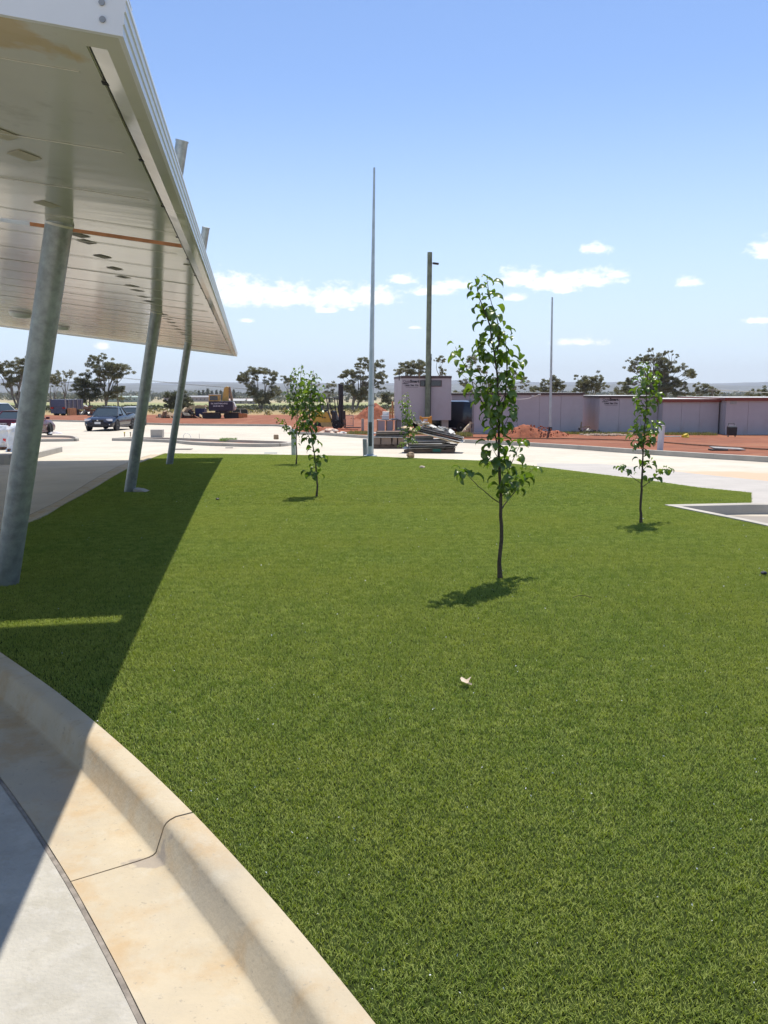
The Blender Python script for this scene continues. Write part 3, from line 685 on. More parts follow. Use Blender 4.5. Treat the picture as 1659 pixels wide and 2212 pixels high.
def sapling(name, base, lines, label, seed, leafscale=1.0, gap=.034):
    """lines: (pixel polyline, r0, r1, leaf start fraction, depth swing, density)"""
    rr = random.Random(seed); root = empty(name, base, 0, label, 'young tree', 'staked-free young trees planted in the lawn' if False else 'young trees planted in the lawn')
    nleaf = 0
    for li, (P, r0, r1, ls, sw, dens) in enumerate(lines):
        n = len(P); W3 = []
        for i, (px, py) in enumerate(P):
            t = i/(n-1); W3.append(at(px, py, base.y + sw*t) + Vector((0,0,0)))
        if li == 0: W3[0] = Vector(base) - Vector((0,0,.03))
        # smooth with small wiggles
        Q = []
        for a, b in zip(W3, W3[1:]):
            k = max(2, int((b-a).length/.06))
            for j in range(k): Q.append(a+(b-a)*j/k + Vector((rr.gauss(0,.0025), rr.gauss(0,.003), 0)))
        Q.append(W3[-1]); m_ = len(Q)
        rad = [r0+(r1-r0)*(i/(m_-1))**.8 + (.12*r0*max(0, noise.noise((i*1.3, li, seed)))) for i in range(m_)]
        if li == 0: rad[0] = r0*1.5; rad[1] = r0*1.15
        MB().tube([q-base for q in Q], rad, 9 if li == 0 else 6).build('trunk' if li == 0 else 'branch', M['bark'], root, smooth=True, auto=60)
        Ln = plen(Q); s = Ln*ls; ang = rr.uniform(0,6.28)
        while s < Ln:
            p, t = poly_at(Q, s); ang += 2.4+rr.gauss(0,.3); 
            a = t.cross(Vector((0,1,0.01))).normalized(); b = t.cross(a).normalized()
            out = (a*math.cos(ang)+b*math.sin(ang)+t*.35); out.z *= .5; out.normalize()
            # short spur so that leaves sit off the stem
            ex = rr.choice((0,0,.01,.03,.05)) if li == 0 else rr.choice((0,0,.012,.02))
            p2 = p + out*ex + Vector((0,0,ex*.5))
            young = rr.random() < .05
            lo = link_mesh('leaf', rr.choice(YL) if young else rr.choice(LEAVES), root)
            az = math.atan2(out.y, out.x); sc_ = leafscale*rr.uniform(.72,1.18)*(1 if s < Ln*.93 else .75)
            lo.matrix_local = Matrix.Translation(p2-base) @ Matrix.Rotation(az, 4, 'Z') @ Matrix.Rotation(rr.gauss(-.05,.35), 4, 'Y') @ Matrix.Rotation(rr.gauss(0,.35), 4, 'X') @ Matrix.Scale(sc_, 4)
            nleaf += 1; s += gap/dens*rr.uniform(.6,1.4)
    return root, nleaf
b = hit(1080,1250,zl)
L1 = [([(1080,1250),(1079,1215),(1083,1169),(1083,1133),(1082,1096),(1081,1068),(1079,1022),(1078,986),(1078,954),(1077,915),(1076,875),(1074,815),(1071,785),(1062,735),(1058,703),(1050,680),(1043,660),(1034,640),(1026,602)], .0175,.003,.30,-.05,1.25),
 ([(1077,925),(1090,865),(1095,815),(1095,775),(1092,735),(1088,712)], .007,.002,.12,.12,1.3),
 ([(1074,760),(1079,725),(1076,701),(1068,672),(1058,642),(1052,606)], .006,.002,.1,.05,1.1),
 ([(1076,964),(1062,915),(1056,885),(1038,865),(1026,841),(1012,805),(999,781),(989,765),(984,749)], .007,.0015,.22,-.28,1.15),
 ([(1062,915),(1058,880),(1052,850),(1050,815)], .005,.0015,.1,-.15,1.2),
 ([(1079,1087),(1051,1066),(1033,1050),(1020,1037),(1007,1024),(990,1021)], .0045,.0012,.68,-.35,1.4),
 ([(1084,1098),(1097,1081),(1110,1065),(1121,1052),(1126,1039),(1141,1022),(1154,1012)], .0055,.0015,.36,.30,1.6),
 ([(1082,1074),(1097,1059),(1108,1041),(1117,1028)], .004,.001,.3,-.2,1.5),
 ([(1082,1050),(1104,1002),(1113,984),(1123,962),(1128,947)], .0045,.001,.25,.18,1.1),
 ([(1076,880),(1092,850),(1108,822),(1118,790),(1130,765)], .004,.001,.25,.2,.8),
 ([(1078,990),(1066,972),(1058,958)], .003,.001,.2,-.2,1.3),
 ([(1078,940),(1094,912),(1106,880)], .0035,.001,.2,-.1,1.2),
 ([(1071,785),(1050,757),(1036,740)], .003,.001,.2,-.1,1.3),
 ([(1072,800),(1058,775),(1045,770)], .003,.001,.2,.15,1.3),
 ([(1078,1010),(1063,1000),(1058,1010)], .003,.001,.1,-.15,1.6)]
T1, n1_ = sapling('young_tree', b, L1, 'tallest young pear tree in the middle of the lawn, near a curled dry leaf', 1, 1.16, .024)
b = hit(683,1073,zl)
L2 = [([(684,1073),(686,1049),(682,999),(676,961),(671,923),(668,897),(670,859),(675,821),(677,800)], .015,.003,.16,0,1.1),
 ([(676,961),(660,930),(655,905)], .005,.002,.1,-.25,1.2), ([(671,925),(682,895),(688,862),(690,838)], .005,.0015,.15,.2,1.5), ([(668,897),(655,870),(652,850)], .005,.002,.1,-.2,1.5),
 ([(685,1040),(668,1024),(660,1020)], .004,.001,.5,-.2,1.3), ([(670,880),(662,850),(664,825)], .004,.001,.1,.2,1.4), ([(682,1000),(694,985),(698,992)], .003,.001,.3,.1,1.4), ([(671,930),(660,915),(664,890)], .004,.001,.1,.25,1.5)]
sapling('young_tree', b, L2, 'left-leaning young tree, the nearer of the pair standing left of the flagpole', 2, 1.35, .027)
b = hit(640,1003,zl)
L3 = [([(639,1003),(641,985),(640,948),(641,920),(642,898),(645,847),(650,809),(652,787)], .017,.003,.20,0,1.0),
 ([(641,950),(626,932),(614,918),(607,912),(603,905)], .006,.002,.30,-.3,1.8), ([(642,900),(630,870),(622,852),(618,845)], .007,.002,.15,-.3,1.7), ([(643,890),(655,860),(662,835)], .007,.002,.1,.4,1.7),
 ([(644,870),(634,840),(634,815),(638,800)], .007,.002,.1,.2,1.7), ([(643,880),(656,850),(658,825),(657,812)], .006,.002,.1,-.3,1.7), ([(641,940),(652,925),(660,910)], .004,.001,.3,.1,1.5), ([(642,905),(630,890),(622,885)], .005,.001,.1,.2,1.8)]
sapling('young_tree', b, L3, 'bushy young tree with a low branch on the left, farther of the left pair', 3, 1.35, .034)
b = hit(881,991,zl)
L4 = [([(881,991),(882,948),(881,920),(881,898),(880,870),(877,849)], .013,.003,.28,0,1.3), ([(882,950),(892,938),(900,925),(903,921)], .005,.002,.1,-.2,1.6), ([(882,948),(872,935),(864,925)], .005,.002,.1,-.2,1.6),
 ([(881,930),(889,905),(890,890)], .005,.002,.1,.2,1.7), ([(881,915),(872,890),(868,862)], .005,.002,.1,.2,1.3), ([(881,960),(890,952),(895,958)], .004,.001,.1,.2,1.6), ([(881,962),(869,958),(866,965)], .004,.001,.1,.2,1.6), ([(881,925),(874,905),(876,885)], .004,.002,.1,-.3,1.6)]
sapling('young_tree', b, L4, 'smallest young tree at the far edge of the lawn, in front of the stacked sheets', 4, 1.3, .038)
b = hit(1385,1130,zl)
L5 = [([(1384,1130),(1384,1100),(1386,1058),(1388,991),(1389,969),(1393,924),(1395,891),(1397,846),(1399,801),(1401,778)], .0165,.003,.30,0,1.0),
 ([(1386,1046),(1372,1036),(1357,1022),(1343,1012),(1335,1008)], .004,.001,.62,-.2,1.6), ([(1387,1052),(1404,1040),(1420,1026),(1432,1016),(1446,1012)], .0045,.001,.3,.2,1.4),
 ([(1388,1018),(1400,1002),(1408,992)], .004,.001,.2,.2,1.7), ([(1388,975),(1380,955),(1374,940),(1366,928)], .005,.001,.15,-.2,1.6), ([(1389,960),(1404,945),(1412,925),(1414,910)], .005,.001,.15,.25,1.7),
 ([(1395,880),(1380,862),(1372,845)], .005,.001,.1,.2,1.7), ([(1395,880),(1412,862),(1424,848)], .005,.001,.1,-.2,1.4), ([(1397,850),(1385,830),(1380,815)], .005,.001,.1,-.2,1.7), ([(1397,845),(1408,825),(1414,806)], .005,.001,.1,.2,1.7),
 ([(1398,815),(1391,800),(1386,790)], .004,.001,.1,.1,1.6), ([(1395,895),(1386,885),(1383,890)], .004,.001,.1,.2,1.7), ([(1393,930),(1384,915),(1383,900)], .003,.001,.2,.2,1.2), ([(1389,965),(1399,955),(1402,935)], .004,.001,.1,-.2,1.7)]
sapling('young_tree', b, L5, 'young tree on the right of the lawn near the white pipe post and kerb notch', 6, 1.15, .034)
print('LEAVES main', n1_)

# ================================================================ LITTER
mdry = mat('dry_leaf_skin', (.52,.42,.31), .7, var=.2, scale=60)
def litter(name, px, py, label, cat, verts, faces, m_, s=1, rz=0, group=None, lift=.026):
    p = hit(px, py, lambda y: zl(y)+lift); me = MB(); me.add(verts, faces); o = me.build(name, m_, None); o.location = p; o.scale = (s,s,s); o.rotation_euler = (0,0,rz); tag(o, label, cat, group); return o
V = [(-.028,.010,.018),(-.018,.030,.020),(.004,.032,.006),(.026,.034,.020),(.012,.012,.004),(.004,-.004,.003),(-.026,.008,.022),(-.022,-.012,.014),(-.006,-.026,.012),(.002,-.012,.004),(.012,-.018,.012),(.024,-.034,.010),(.020,-.036,.004)]
litter('dry_leaf', 1007, 1476, 'curled pale dry leaf lying on the open lawn in front of the tallest tree', 'leaf', V, [(0,1,2,4,5),(2,3,4),(6,0,5,9,8,7),(5,4,10,9),(9,10,11,12)], mdry, 1.15)
def blob(m, c, r, n=8, sq=.6, seed=0):
    rb = random.Random(seed); b0 = len(m.v); rings = 4
    for i in range(rings+1):
        ph = math.pi*i/rings
        for k in range(n):
            q = 2*math.pi*k/n; rr_ = r*(1+.35*noise.noise((math.cos(q)*2+seed, math.sin(q)*2, ph)))
            m.v.append((c[0]+rr_*math.sin(ph)*math.cos(q), c[1]+rr_*math.sin(ph)*math.sin(q), c[2]+rr_*sq*math.cos(ph)))
    for i in range(rings):
        for k in range(n): m.f.append((b0+i*n+k, b0+i*n+(k+1)%n, b0+(i+1)*n+(k+1)%n, b0+(i+1)*n+k))
for px, py, r, lab in ((470,1079,.03,'small dark clod on the lawn just outside the canopy shadow'),(1650,1240,.028,'flat dark clod at the right edge of the lawn'),(912,1010,.07,'pale brown stone on the far lawn left of the tallest tree')):
    p = hit(px, py, lambda y: zl(y)+.02); m = MB(); blob(m, (0,0,.01), r, 9, .5, int(px)); 
    o = m.build('clod', M['dark'] if px != 912 else mdry, None, smooth=True); o.location = p; tag(o, lab, 'clod')
p = hit(1255,1291,lambda y: zl(y)+.02); m = MB(); m.tube([(-.06,0,.0),(-.02,.012,.012),(.03,.006,.014),(.075,-.012,.004)], .0022, 5); m.tube([(0,.01,.013),(.02,.03,.01)], .0015, 5); o = m.build('twig', M['bark'], None); o.location = p; tag(o, 'thin dark twig on the lawn to the right of the tallest tree', 'twig')
# white specks of packing foam scattered over the turf
m = MB(); rs = random.Random(8)
for _ in range(700):
    y = rs.uniform(1.8, 16)*rs.uniform(.5,1); x = rs.uniform(-.45*y, .52*y)
    if not inside((x,y), LAWN) or (x < -.2*y-.3 and rs.random() < .6): continue
    s = rs.uniform(.0010,.0024)*(1+y*.06)
    c = Vector((x,y,zl(y)+.026)); a = [Vector((rs.gauss(0,s),rs.gauss(0,s),rs.gauss(0,s))) for _ in range(4)]
    m.add([c+q for q in a], [(0,1,2),(0,2,3),(0,3,1),(1,3,2)])
tag(m.build('white_scraps', mat('white_foam', (.75,.76,.76), .6, var=.02), None), 'tiny white scraps of foam scattered over the lawn', 'scraps', kind='stuff')
# ================================================================ SITE HUTS
M['hut'] = mat('grey_hut_panel', (.45,.42,.425), .55, var=.04, scale=1.5); M['hut_side'] = M['hut']
overlay(M['hut'], (.34,.26,.22), 1.5, .58, .75, .35, stretch=(1,1,.5))
M['trim'] = mat('brown_trim', (.085,.055,.05), .5, var=.1); M['trim_red'] = mat('red_roof_trim', (.22,.05,.035), .5, var=.1)
M['roof'] = mat('pale_roof_sheet', (.60,.56,.50), .4, metal=.2, var=.08, scale=2)
M['glass_dark'] = mat('dark_window', (.03,.03,.035), .08, var=.1, spec=.8)
M['ink'] = mat('black_print', (.03,.028,.035), .5, var=.05); M['ink2'] = mat('grey_print', (.13,.11,.13), .5, var=.05)
M['timber'] = mat('weathered_timber', (.30,.21,.13), .8, var=.25, scale=6, bump=.4); M['timber_new'] = mat('orange_timber', (.48,.25,.11), .8, var=.2, scale=5)
def hut(label, x0, x1, Y, ytop, ybot, depth=6.0, trim='trim', roof_over=.08, sign=None, window=None, trim_h=.16, floor=None, roof_slope=.0, yaw=0):
    a = at(x0, ybot, Y); b = at(x1, ybot, Y); W_ = b.x-a.x; zb = a.z if floor is None else floor; H_ = at(x0, ytop, Y).z-zb
    r = empty('site_hut', (a.x, Y, zb), yaw, label, 'site hut', 'portable site huts behind the red soil')
    n = max(1, round(W_/1.2)); w = W_/n
    for i in range(n):
        MB().box(((i+.5)*w, -.0, H_/2), (w-.012, .05, H_)).build('wall_panel', M['hut'], r)
    nd = max(1, round(depth/1.2)); d = depth/nd
    for i in range(nd):
        MB().box((.0, (i+.5)*d+.03, H_/2), (.05, d-.012, H_)).build('wall_panel', M['hut'], r)
        MB().box((W_, (i+.5)*d+.03, H_/2), (.05, d-.012, H_)).build('wall_panel', M['hut'], r)
    MB().box((W_/2, depth+.03, H_/2), (W_, .05, H_)).build('back_wall', M['hut'], r)
    MB().box((W_/2, depth/2, .05), (W_-.1, depth-.1, .10)).build('floor_frame', M['dark'], r)
    o = roof_over
    MB().box((W_/2, depth/2, H_+.045), (W_+2*o, depth+2*o, .03)).build('roof', M['roof'], r)
    f = MB(); f.box((W_/2, -o-.012, H_-trim_h/2+.055), (W_+2*o, .02, trim_h)); f.box((-o-.012, depth/2, H_-trim_h/2+.055), (.02, depth+2*o, trim_h)); f.box((W_+o+.012, depth/2, H_-trim_h/2+.055), (.02, depth+2*o, trim_h))
    f.build('roof_trim', M[trim], r)
    for i in (0, 1): MB().box((i*(W_)+(-.005 if i == 0 else .005), -.032, H_/2), (.05, .012, H_-.02)).build('corner_post', M['hut'], r)
    if window:
        for (wx, wz, ww, wh) in window:
            fr = MB(); t = .035
            fr.box((wx, -.035, wz+wh/2), (ww+2*t, .03, t)).box((wx, -.035, wz-wh/2), (ww+2*t, .03, t)).box((wx-ww/2-t/2, -.035, wz), (t, .03, wh-t)).box((wx+ww/2+t/2, -.035, wz), (t, .03, wh-t))
            wo_ = fr.build('window', M['trim'], r); MB().box((wx, -.03, wz), (ww, .008, wh-t)).build('pane', M['glass_dark'], wo_)
    if sign:
        sx, sz, s = sign
        text_mesh('sign_lettering', 'Quip', s, M['ink2'], r, (sx, -.031, sz), (R(90),0,0), .004)
        text_mesh('sign_lettering', 'Smart', s, M['ink'], r, (sx+s*1.98, -.031, sz), (R(90),0,0), .012, sx=1.05)
        MB().prism([(sx-.02,sz-.10*s-.03),(sx+1.5*s,sz-.03),(sx+1.5*s,sz-.06),(sx-.02,sz-.2*s-.05)], 'Y', -.034, -.030).build('sign_swoosh', M['ink'], r)
        text_mesh('phone_number', '1300 784 776', s*.62, M['ink'], r, (sx+.45*s, -.031, sz-1.0*s), (R(90),0,0), .006, sx=1.12)
        MB().box((sx+2.5*s, -.031, sz-1.3*s), (3.4*s, .004, .018)).build('sign_underline', M['ink2'], r)
    return r, W_, H_
# raised hut with the sign, on blocks
r, w_, h_ = hut('tall raised site hut with long dark window strip and sign, behind the timber pole', 868, 974, 50.5, 814, 908, 4.2, window=[(1.37,2.13,.60,.33),(2.00,2.13,.58,.33)], sign=(.05,2.18,.212), trim_h=.14, roof_over=.03)
r.rotation_euler.z = R(5)
gz = zg(50.5)+.06
for (dx, dy) in ((.2,.3),(w_-.3,.3),(.2,3.6),(w_-.3,3.6),(w_/2,.3)):
    MB().box((dx, dy, (gz-r.location.z)/2), (.4, .4, (r.location.z-gz)-.004)).build('support_block', M['kerb_far'], r)
MB().tube([(-.12,.4,h_-.2),(-.12,.4,h_+.35)], .025, 6).build('vent_pipe', M['dark'], r); MB().tube([(1.0,-.05,h_-.1),(1.0,-.05,h_+.25)], .02, 6).build('vent_pipe', M['timber'], r)
hut('low site hut with small dark window, half hidden behind the dark van', 976, 1023, 55.8, 851, 932, 5, window=[(1.15,1.85,.42,.28)], trim_h=.13)
hut('longest blank grey site hut, behind the slim light pole', 1025, 1256, 49.6, 850.5, 938, 3.2, trim_h=.13)
_h2, _, _ = hut('low grey site hut with sign and phone number, right of the longest hut', 1294, 1417, 49.2, 857, 940.5, 7.5, sign=(.12,1.96,.20), trim_h=.12)
MB().box((-.03,4.5,1.88), (.02,.42,.44)).build('notice_board', M['white_metal'], _h2); MB().box((-.045,4.5,1.86), (.012,.10,.28)).build('notice_figure', M['ink'], _h2)
hut('grey site hut with red roof trim, right neighbour of the low hut with the sign', 1430, 1548, 48.4, 864, 941.5, 7.0, trim='trim_red', trim_h=.17, roof_over=.12)
r, w_, h_ = hut('grey site hut with red roof trim cut off by the right edge of the photo', 1566, 1800, 47.6, 861, 943.5, 7.5, trim='trim_red', trim_h=.17, roof_over=.14)
MB().box((.35,-.04,h_-.22), (.34,.03,.16)).build('wall_vent', M['steel'], r)

# ================================================================ POLES
def pole(name, px0, y0, px1, y1, r0, r1, mat_, label, cat, n=20, zf=zg, lift=0):
    b = hit(px0, y0, zf); root = empty(name, b, 0, label, cat); t = at(px1, y1, b.y)-b
    MB().tube([Vector((0,0,-.1)), Vector((0,0,0))+t*.33, t*.66, t], [r0, r0+(r1-r0)*.33, r0+(r1-r0)*.66, r1], n).build('pole', mat_, root, smooth=True); return root, b, t
M['pole_steel'] = mat('painted_pole_steel', (.42,.47,.47), .4, metal=.4, var=.12, scale=4)
zl2 = lambda y: max(zl(y), zg(y))
fl, fb, ft = pole('flagpole', 800, 985, 808.5, 362, .098, .028, M['pole_steel'], 'tall tapered steel pole with a dark access hatch at the far edge of the lawn', 'pole', zf=zl2)
MB().lathe((0,0,0), [(.20,-.02),(.20,.02),(.12,.03),(.105,.06)], 24).build('base_flange', M['pole_steel'], fl)
MB().box((.0,-.10,.66), (.105,.02,.72)).build('access_hatch', mat('green_hatch', (.05,.062,.058), .4, var=.4, scale=12), fl, bevel=.012)
MB().tube([ft*.18, ft*.185], [.10,.10], 20).build('band', M['steel'], fl)
tp, tb, tt = pole('timber_pole', 923, 939, 928.5, 545, .158, .135, mat('green_treated_timber', (.17,.20,.135), .85, var=.3, scale=3, bump=.5, bscale=30), 'treated timber pole carrying a single floodlight, rising in front of the raised hut', 'pole')
fl_ = tt+Vector((.22,0,-.62)); MB().box(fl_+Vector((.12,0,0)), (.34,.26,.09), ry=.12).build('floodlight', M['dark'], tp, bevel=.015); MB().box(fl_+Vector((-.1,0,.03)), (.18,.04,.04)).build('bracket', M['steel'], tp)
MB().tube([Vector((.165,-.03,.8)), Vector((.165,-.03,0))+tt*.45], .022, 6).build('conduit', M['dark'], tp); MB().box((.19,-.03,4.35), (.07,.07,.14)).build('junction_box', M['dark'], tp)
lp, lb, lt = pole('light_pole', 1188, 947, 1193, 642, .075, .038, M['pole_steel'], 'slim pale light pole without a lamp, standing in dug red soil by the longest hut', 'pole')
MB().lathe((0,0,0), [(.10,-.05),(.10,.55),(.085,.58)], 16).build('sleeve', M['dark'], lp, smooth=True)
wp, wb, wt = pole('pipe_post', 1425, 979, 1430, 919, .10, .10, mat('white_pvc', (.62,.62,.62), .35, var=.04), 'white plastic pipe post in the red soil behind the kerb, far right', 'post')
MB().lathe(wt, [(.10,-.02),(.104,0),(.094,.004)], 20).build('rim', M['steel'], wp)
bp_, bb, bt = pole('bollard', 789, 984, 788, 949, .068, .068, mat('grey_green_paint', (.20,.23,.22), .45, var=.1), 'short grey bollard beside the foot of the tall steel pole', 'bollard', zf=zl2)
MB().lathe(bt, [(.068,-.01),(.06,.012),(.03,.02)], 16).build('cap', M['steel'], bp_, smooth=True)
b = hit(783.5, 934); r = empty('concrete_post', b, 0, 'square pale concrete post between the forklift and the tall steel pole', 'post'); MB().box((0,0,.42), (.16,.16,.84)).build('shaft', M['path'], r, bevel=.01); MB().box((0,0,.85), (.13,.13,.015)).build('cap', M['kerb'], r)
b = hit(627, 982, zl2); b.x = at(634.5, 980, b.y).x
r = empty('conduit_post', b, 0, 'short pale green conduit post behind the bushy young tree', 'post'); MB().box((0,0,.36), (.14,.10,.78)).build('shaft', mat('pale_green_plastic', (.40,.46,.38), .5, var=.12), r, bevel=.02); MB().lathe((0,0,.75), [(.06,0),(.055,.03),(.02,.035)], 12).build('cap', M['pole_steel'], r)

# ================================================================ VEHICLES
def paint(name, c, r=.22): return mat(name, c, r, metal=.0, var=.04, scale=1, coat=.5, spec=.45)
M['glass'] = mat('car_glass', (.045,.06,.065), .04, var=.05, spec=.9)
M['chrome'] = mat('chrome', (.6,.6,.6), .15, metal=1, var=.02); M['lamp'] = mat('lamp_lens', (.7,.7,.75), .08, var=.05, spec=1); M['red_lens'] = mat('red_lens', (.45,.02,.015), .15, var=.1)
M['plate'] = mat('number_plate', (.65,.66,.66), .4, var=.05)
def loft(secs, close=True):
    m = MB(); n = len(secs[0][1])
    for x, hp in secs:
        full = [(-y, z) for y, z in reversed(hp)] + list(hp)
        m.v += [(x, y, z) for y, z in full]
    k = 2*n
    for i in range(len(secs)-1):
        for j in range(k): m.f.append((i*k+j, i*k+(j+1) % k, (i+1)*k+(j+1) % k, (i+1)*k+j))
    m.f.append(tuple(range(k))); m.f.append(tuple(reversed(range((len(secs)-1)*k, len(secs)*k)))); return m
def sec(x, w, zb, zt, crown=.03): return (x, [(w*.55, zb),(w*.93, zb+.02),(w*.985, zb+.14),(w, zb+(zt-zb)*.55),(w*.975, zt-.10),(w*.90, zt-.015),(w*.5, zt+crown*.8),(w*.12, zt+crown)])
def wheel(root, x, y, r, side, steer=0, w=.22):
    m = MB(); m.lathe((0,0,0), [(r*.62,-w/2),(r*.9,-w/2),(r,-w/2+.03),(r,w/2-.03),(r*.9,w/2),(r*.62,w/2)], 26, 'Y'); t = m.build('wheel', M['rubber'], root, smooth=True); t.location = (x,y,r); t.rotation_euler = (0,0,steer)
    rm = MB(); s = side; rm.lathe((0,0,0), [(r*.66, s*(w/2-.05)),(r*.66, s*(w/2+.002)),(r*.60, s*(w/2-.01)),(r*.56, s*(w/2-.05))], 24, 'Y')
    for k in range(5):
        q = 2*math.pi*k/5; rm.box((math.cos(q)*r*.32, s*(w/2-.02), math.sin(q)*r*.32), (r*.62,.03,.05), ry=-q)
    rm.lathe((0,s*(w/2-.02),0), [(r*.16,-.02),(r*.16,.02),(r*.08,.026)], 12, 'Y'); rm.build('rim', M['steel'], t)
def vehicle(name, label, cat, body, wb, L, W_, secs, cab, tailtype, group=None, plate_f='', plate_r=''):
    """cab = (x_cowl, x_roof_front, x_roof_rear, x_tail, z_belt, z_roof)"""
    r = empty(name, (0,0,0), 0, label, cat, group)
    loft(secs).build('body', body, r, smooth=True, auto=35)
    xc, xf, xr, xt, zb, zr = cab; hw = W_/2*.90; hr = W_/2*.68; t = .03
    g = MB(); P = [(xc,-hw,zb),(xc,hw,zb),(xf,hr,zr-t),(xf,-hr,zr-t),(xt,-hw*.98,zb),(xt,hw*.98,zb),(xr,hr,zr-t),(xr,-hr,zr-t)]
    g.add(P, [(0,1,2,3),(5,4,7,6),(0,3,7,4),(1,5,6,2),(3,2,6,7),(0,4,5,1)]); g.build('windows', M['glass'], r)
    rf = loft([(xf+.04,[(hr*.95,zr-.045),(hr*1.02,zr-.03),(hr*.9,zr-.005),(hr*.3,zr+.012)]),((xf+xr)/2,[(hr*.98,zr-.045),(hr*1.04,zr-.025),(hr*.9,zr+.015),(hr*.3,zr+.035)]),(xr-.04,[(hr*.95,zr-.045),(hr*1.02,zr-.03),(hr*.9,zr-.005),(hr*.3,zr+.012)])]); rf.build('roof', body, r, smooth=True)
    for s in (-1,1):
        MB().tube([(xc+.01,s*hw,zb-.02),(xf,s*hr,zr-.03)], .028, 6).build('pillar', body, r)
        MB().tube([(xt-.01,s*hw,zb-.02),(xr,s*hr,zr-.03)], .045, 6).build('pillar', body, r)
        xm = (xc+xt)/2-.05; MB().tube([(xm,s*(hw+.004),zb-.02),(xm-.05,s*(hr+.006),zr-.03)], .03, 6).build('pillar', M['dark'], r)
        MB().box((xc-.05,s*(W_/2+.05),zb+.06), (.12,.20,.13)).build('mirror', body, r, bevel=.03)
        MB().box((xm-.25,s*(W_/2-.012),zb-.14), (.2,.03,.03)).build('door_handle', body, r)
        MB().box(((secs[0][0]+secs[-1][0])/2,s*(W_/2-.03),secs[2][1][0][1]+.03), (wb-.75,.06,.10)).build('sill', body, r)
        for x in (wb/2, -wb/2):
            ar = MB(); ar.lathe((x+.0,s*(W_/2-.045),.345), [(.38,-.05),(.385,.052),(.345,.056),(.345,-.05)], 26, 'Y'); ar.build('wheel_arch', M['dark'], r)
    return r
WR = .335
def gen_secs(L, W_, nose, hood, belt, tail):
    h = W_/2; a = L/2
    return [sec(-a, h*.80, .42, tail-.12, .0), sec(-a+.07, h*.93, .32, tail, .01), sec(-a+.5, h*.985, .24, tail+.02), sec(-L*.18, h, .22, belt), sec(.3, h, .22, belt), sec(a-1.55, h, .22, hood+.05), sec(a-.6, h*.985, .22, hood-.04, .04), sec(a-.18, h*.93, .24, nose+.03, .03), sec(a, h*.74, .32, nose-.10, 0)]
def face(r, L, W_, z, body, plate_txt, back=False, fog=True):
    a = L/2; s_ = -1 if back else 1
    for s in (-1,1):
        if back: MB().box((-a+.045,s*W_*.36,z), (.12,.34,.14)).build('tail_light', M['red_lens'], r, bevel=.02)
        else:
            MB().box((a-.17,s*W_*.355,z), (.20,.36,.13), rz=-s*.45).build('headlight', M['lamp'], r, bevel=.03)
            if fog: MB().lathe((a-.06,s*W_*.36,.42), [(.055,-.03),(.055,.03),(.03,.04)], 12, 'X').build('fog_light', M['lamp'], r)
    if not back:
        MB().box((a-.02,0,z-.03), (.06,.72,.10)).build('grille', M['dark'], r, bevel=.02); MB().box((a-.03,0,.36), (.08,1.1,.14)).build('air_intake', M['dark'], r, bevel=.02)
        MB().lathe((a+.015,0,z-.01), [(.05,-.01),(.05,.01),(.03,.016)], 14, 'X').build('badge', M['chrome'], r)
        MB().box((a+.022,0,z-.17), (.02,.37,.13)).build('number_plate', M['plate'], r)
    else:
        MB().box((-a-.012,0,z-.02), (.02,.50,.12)).build('number_plate', M['plate'], r)
        text_mesh('plate_characters', plate_txt, .12, M['ink'], r, (-a-.024, .225, z-.06), (R(90),0,R(-90)), .003)
        MB().box((-a-.01,0,z-.3), (.08,W_*.8,.14)).build('rear_bumper', body, r, bevel=.03)
def place(r, px, py, dx=0, rz=0, zf=zg):
    p = hit(px, py, zf); r.location = p; r.rotation_euler = (math.atan(-0.014)*0, 0, rz); return p
# dark blue ute
pb = paint('dark_blue_paint', (.004,.006,.016), .3)
secs = gen_secs(4.95, 1.87, .66, .84, .92, .98)
ute = vehicle('parked_ute', 'dark blue ute facing the camera on the pale forecourt, seen between two canopy columns', 'ute', pb, 3.1, 4.95, 1.87, secs, (1.15,.42,-.32,-.78,.90,1.43), 'tray', 'parked vehicles')
face(ute, 4.95, 1.87, .68, pb, '')
MB().box((-1.62,0,1.005), (1.55,1.60,.05)).build('tray_cover', M['dark'], ute, bevel=.01)
for s in (-1,1): wheel(ute, 1.55, s*.83, WR, s, .0); wheel(ute, -1.55, s*.83, WR, s)
MB().box((-.12,0,1.47), (.05,.02,.06)).build('aerial', M['dark'], ute)
p = at(239, 900, 58); ute.scale = (1.03,1.05,1.05); ute.location = (p.x, 58, zg(58)+.02); ute.rotation_euler = (0,0,R(-91))
# maroon sedan, mostly behind the first column
pm_ = paint('maroon_paint', (.085,.010,.016), .3)
sed = vehicle('parked_sedan', 'maroon sedan seen from behind with its boot to the camera, behind the nearest column', 'car', pm_, 2.75, 4.85, 1.84, gen_secs(4.85,1.84,.64,.86,.92,.98), (1.05,.35,-.95,-1.65,.92,1.42), 'boot', 'parked vehicles')
face(sed, 4.85, 1.84, .78, pm_, 'OQA·4GU', back=True)
for s in (-1,1): wheel(sed, 1.42, s*.82, WR, s, R(18)); wheel(sed, -1.33, s*.82, WR, s)
MB().box((.9,-.925,.55), (.06,.02,.05)).build('side_indicator', M['lamp'], sed)
hd = R(88.5); p = at(6, 944, 44.5); q = Vector((p.x, p.y, 0))+Vector((math.cos(hd), math.sin(hd), 0))*2.42; sed.location = (q.x, q.y, zg(q.y)); sed.rotation_euler = (0,0,hd)
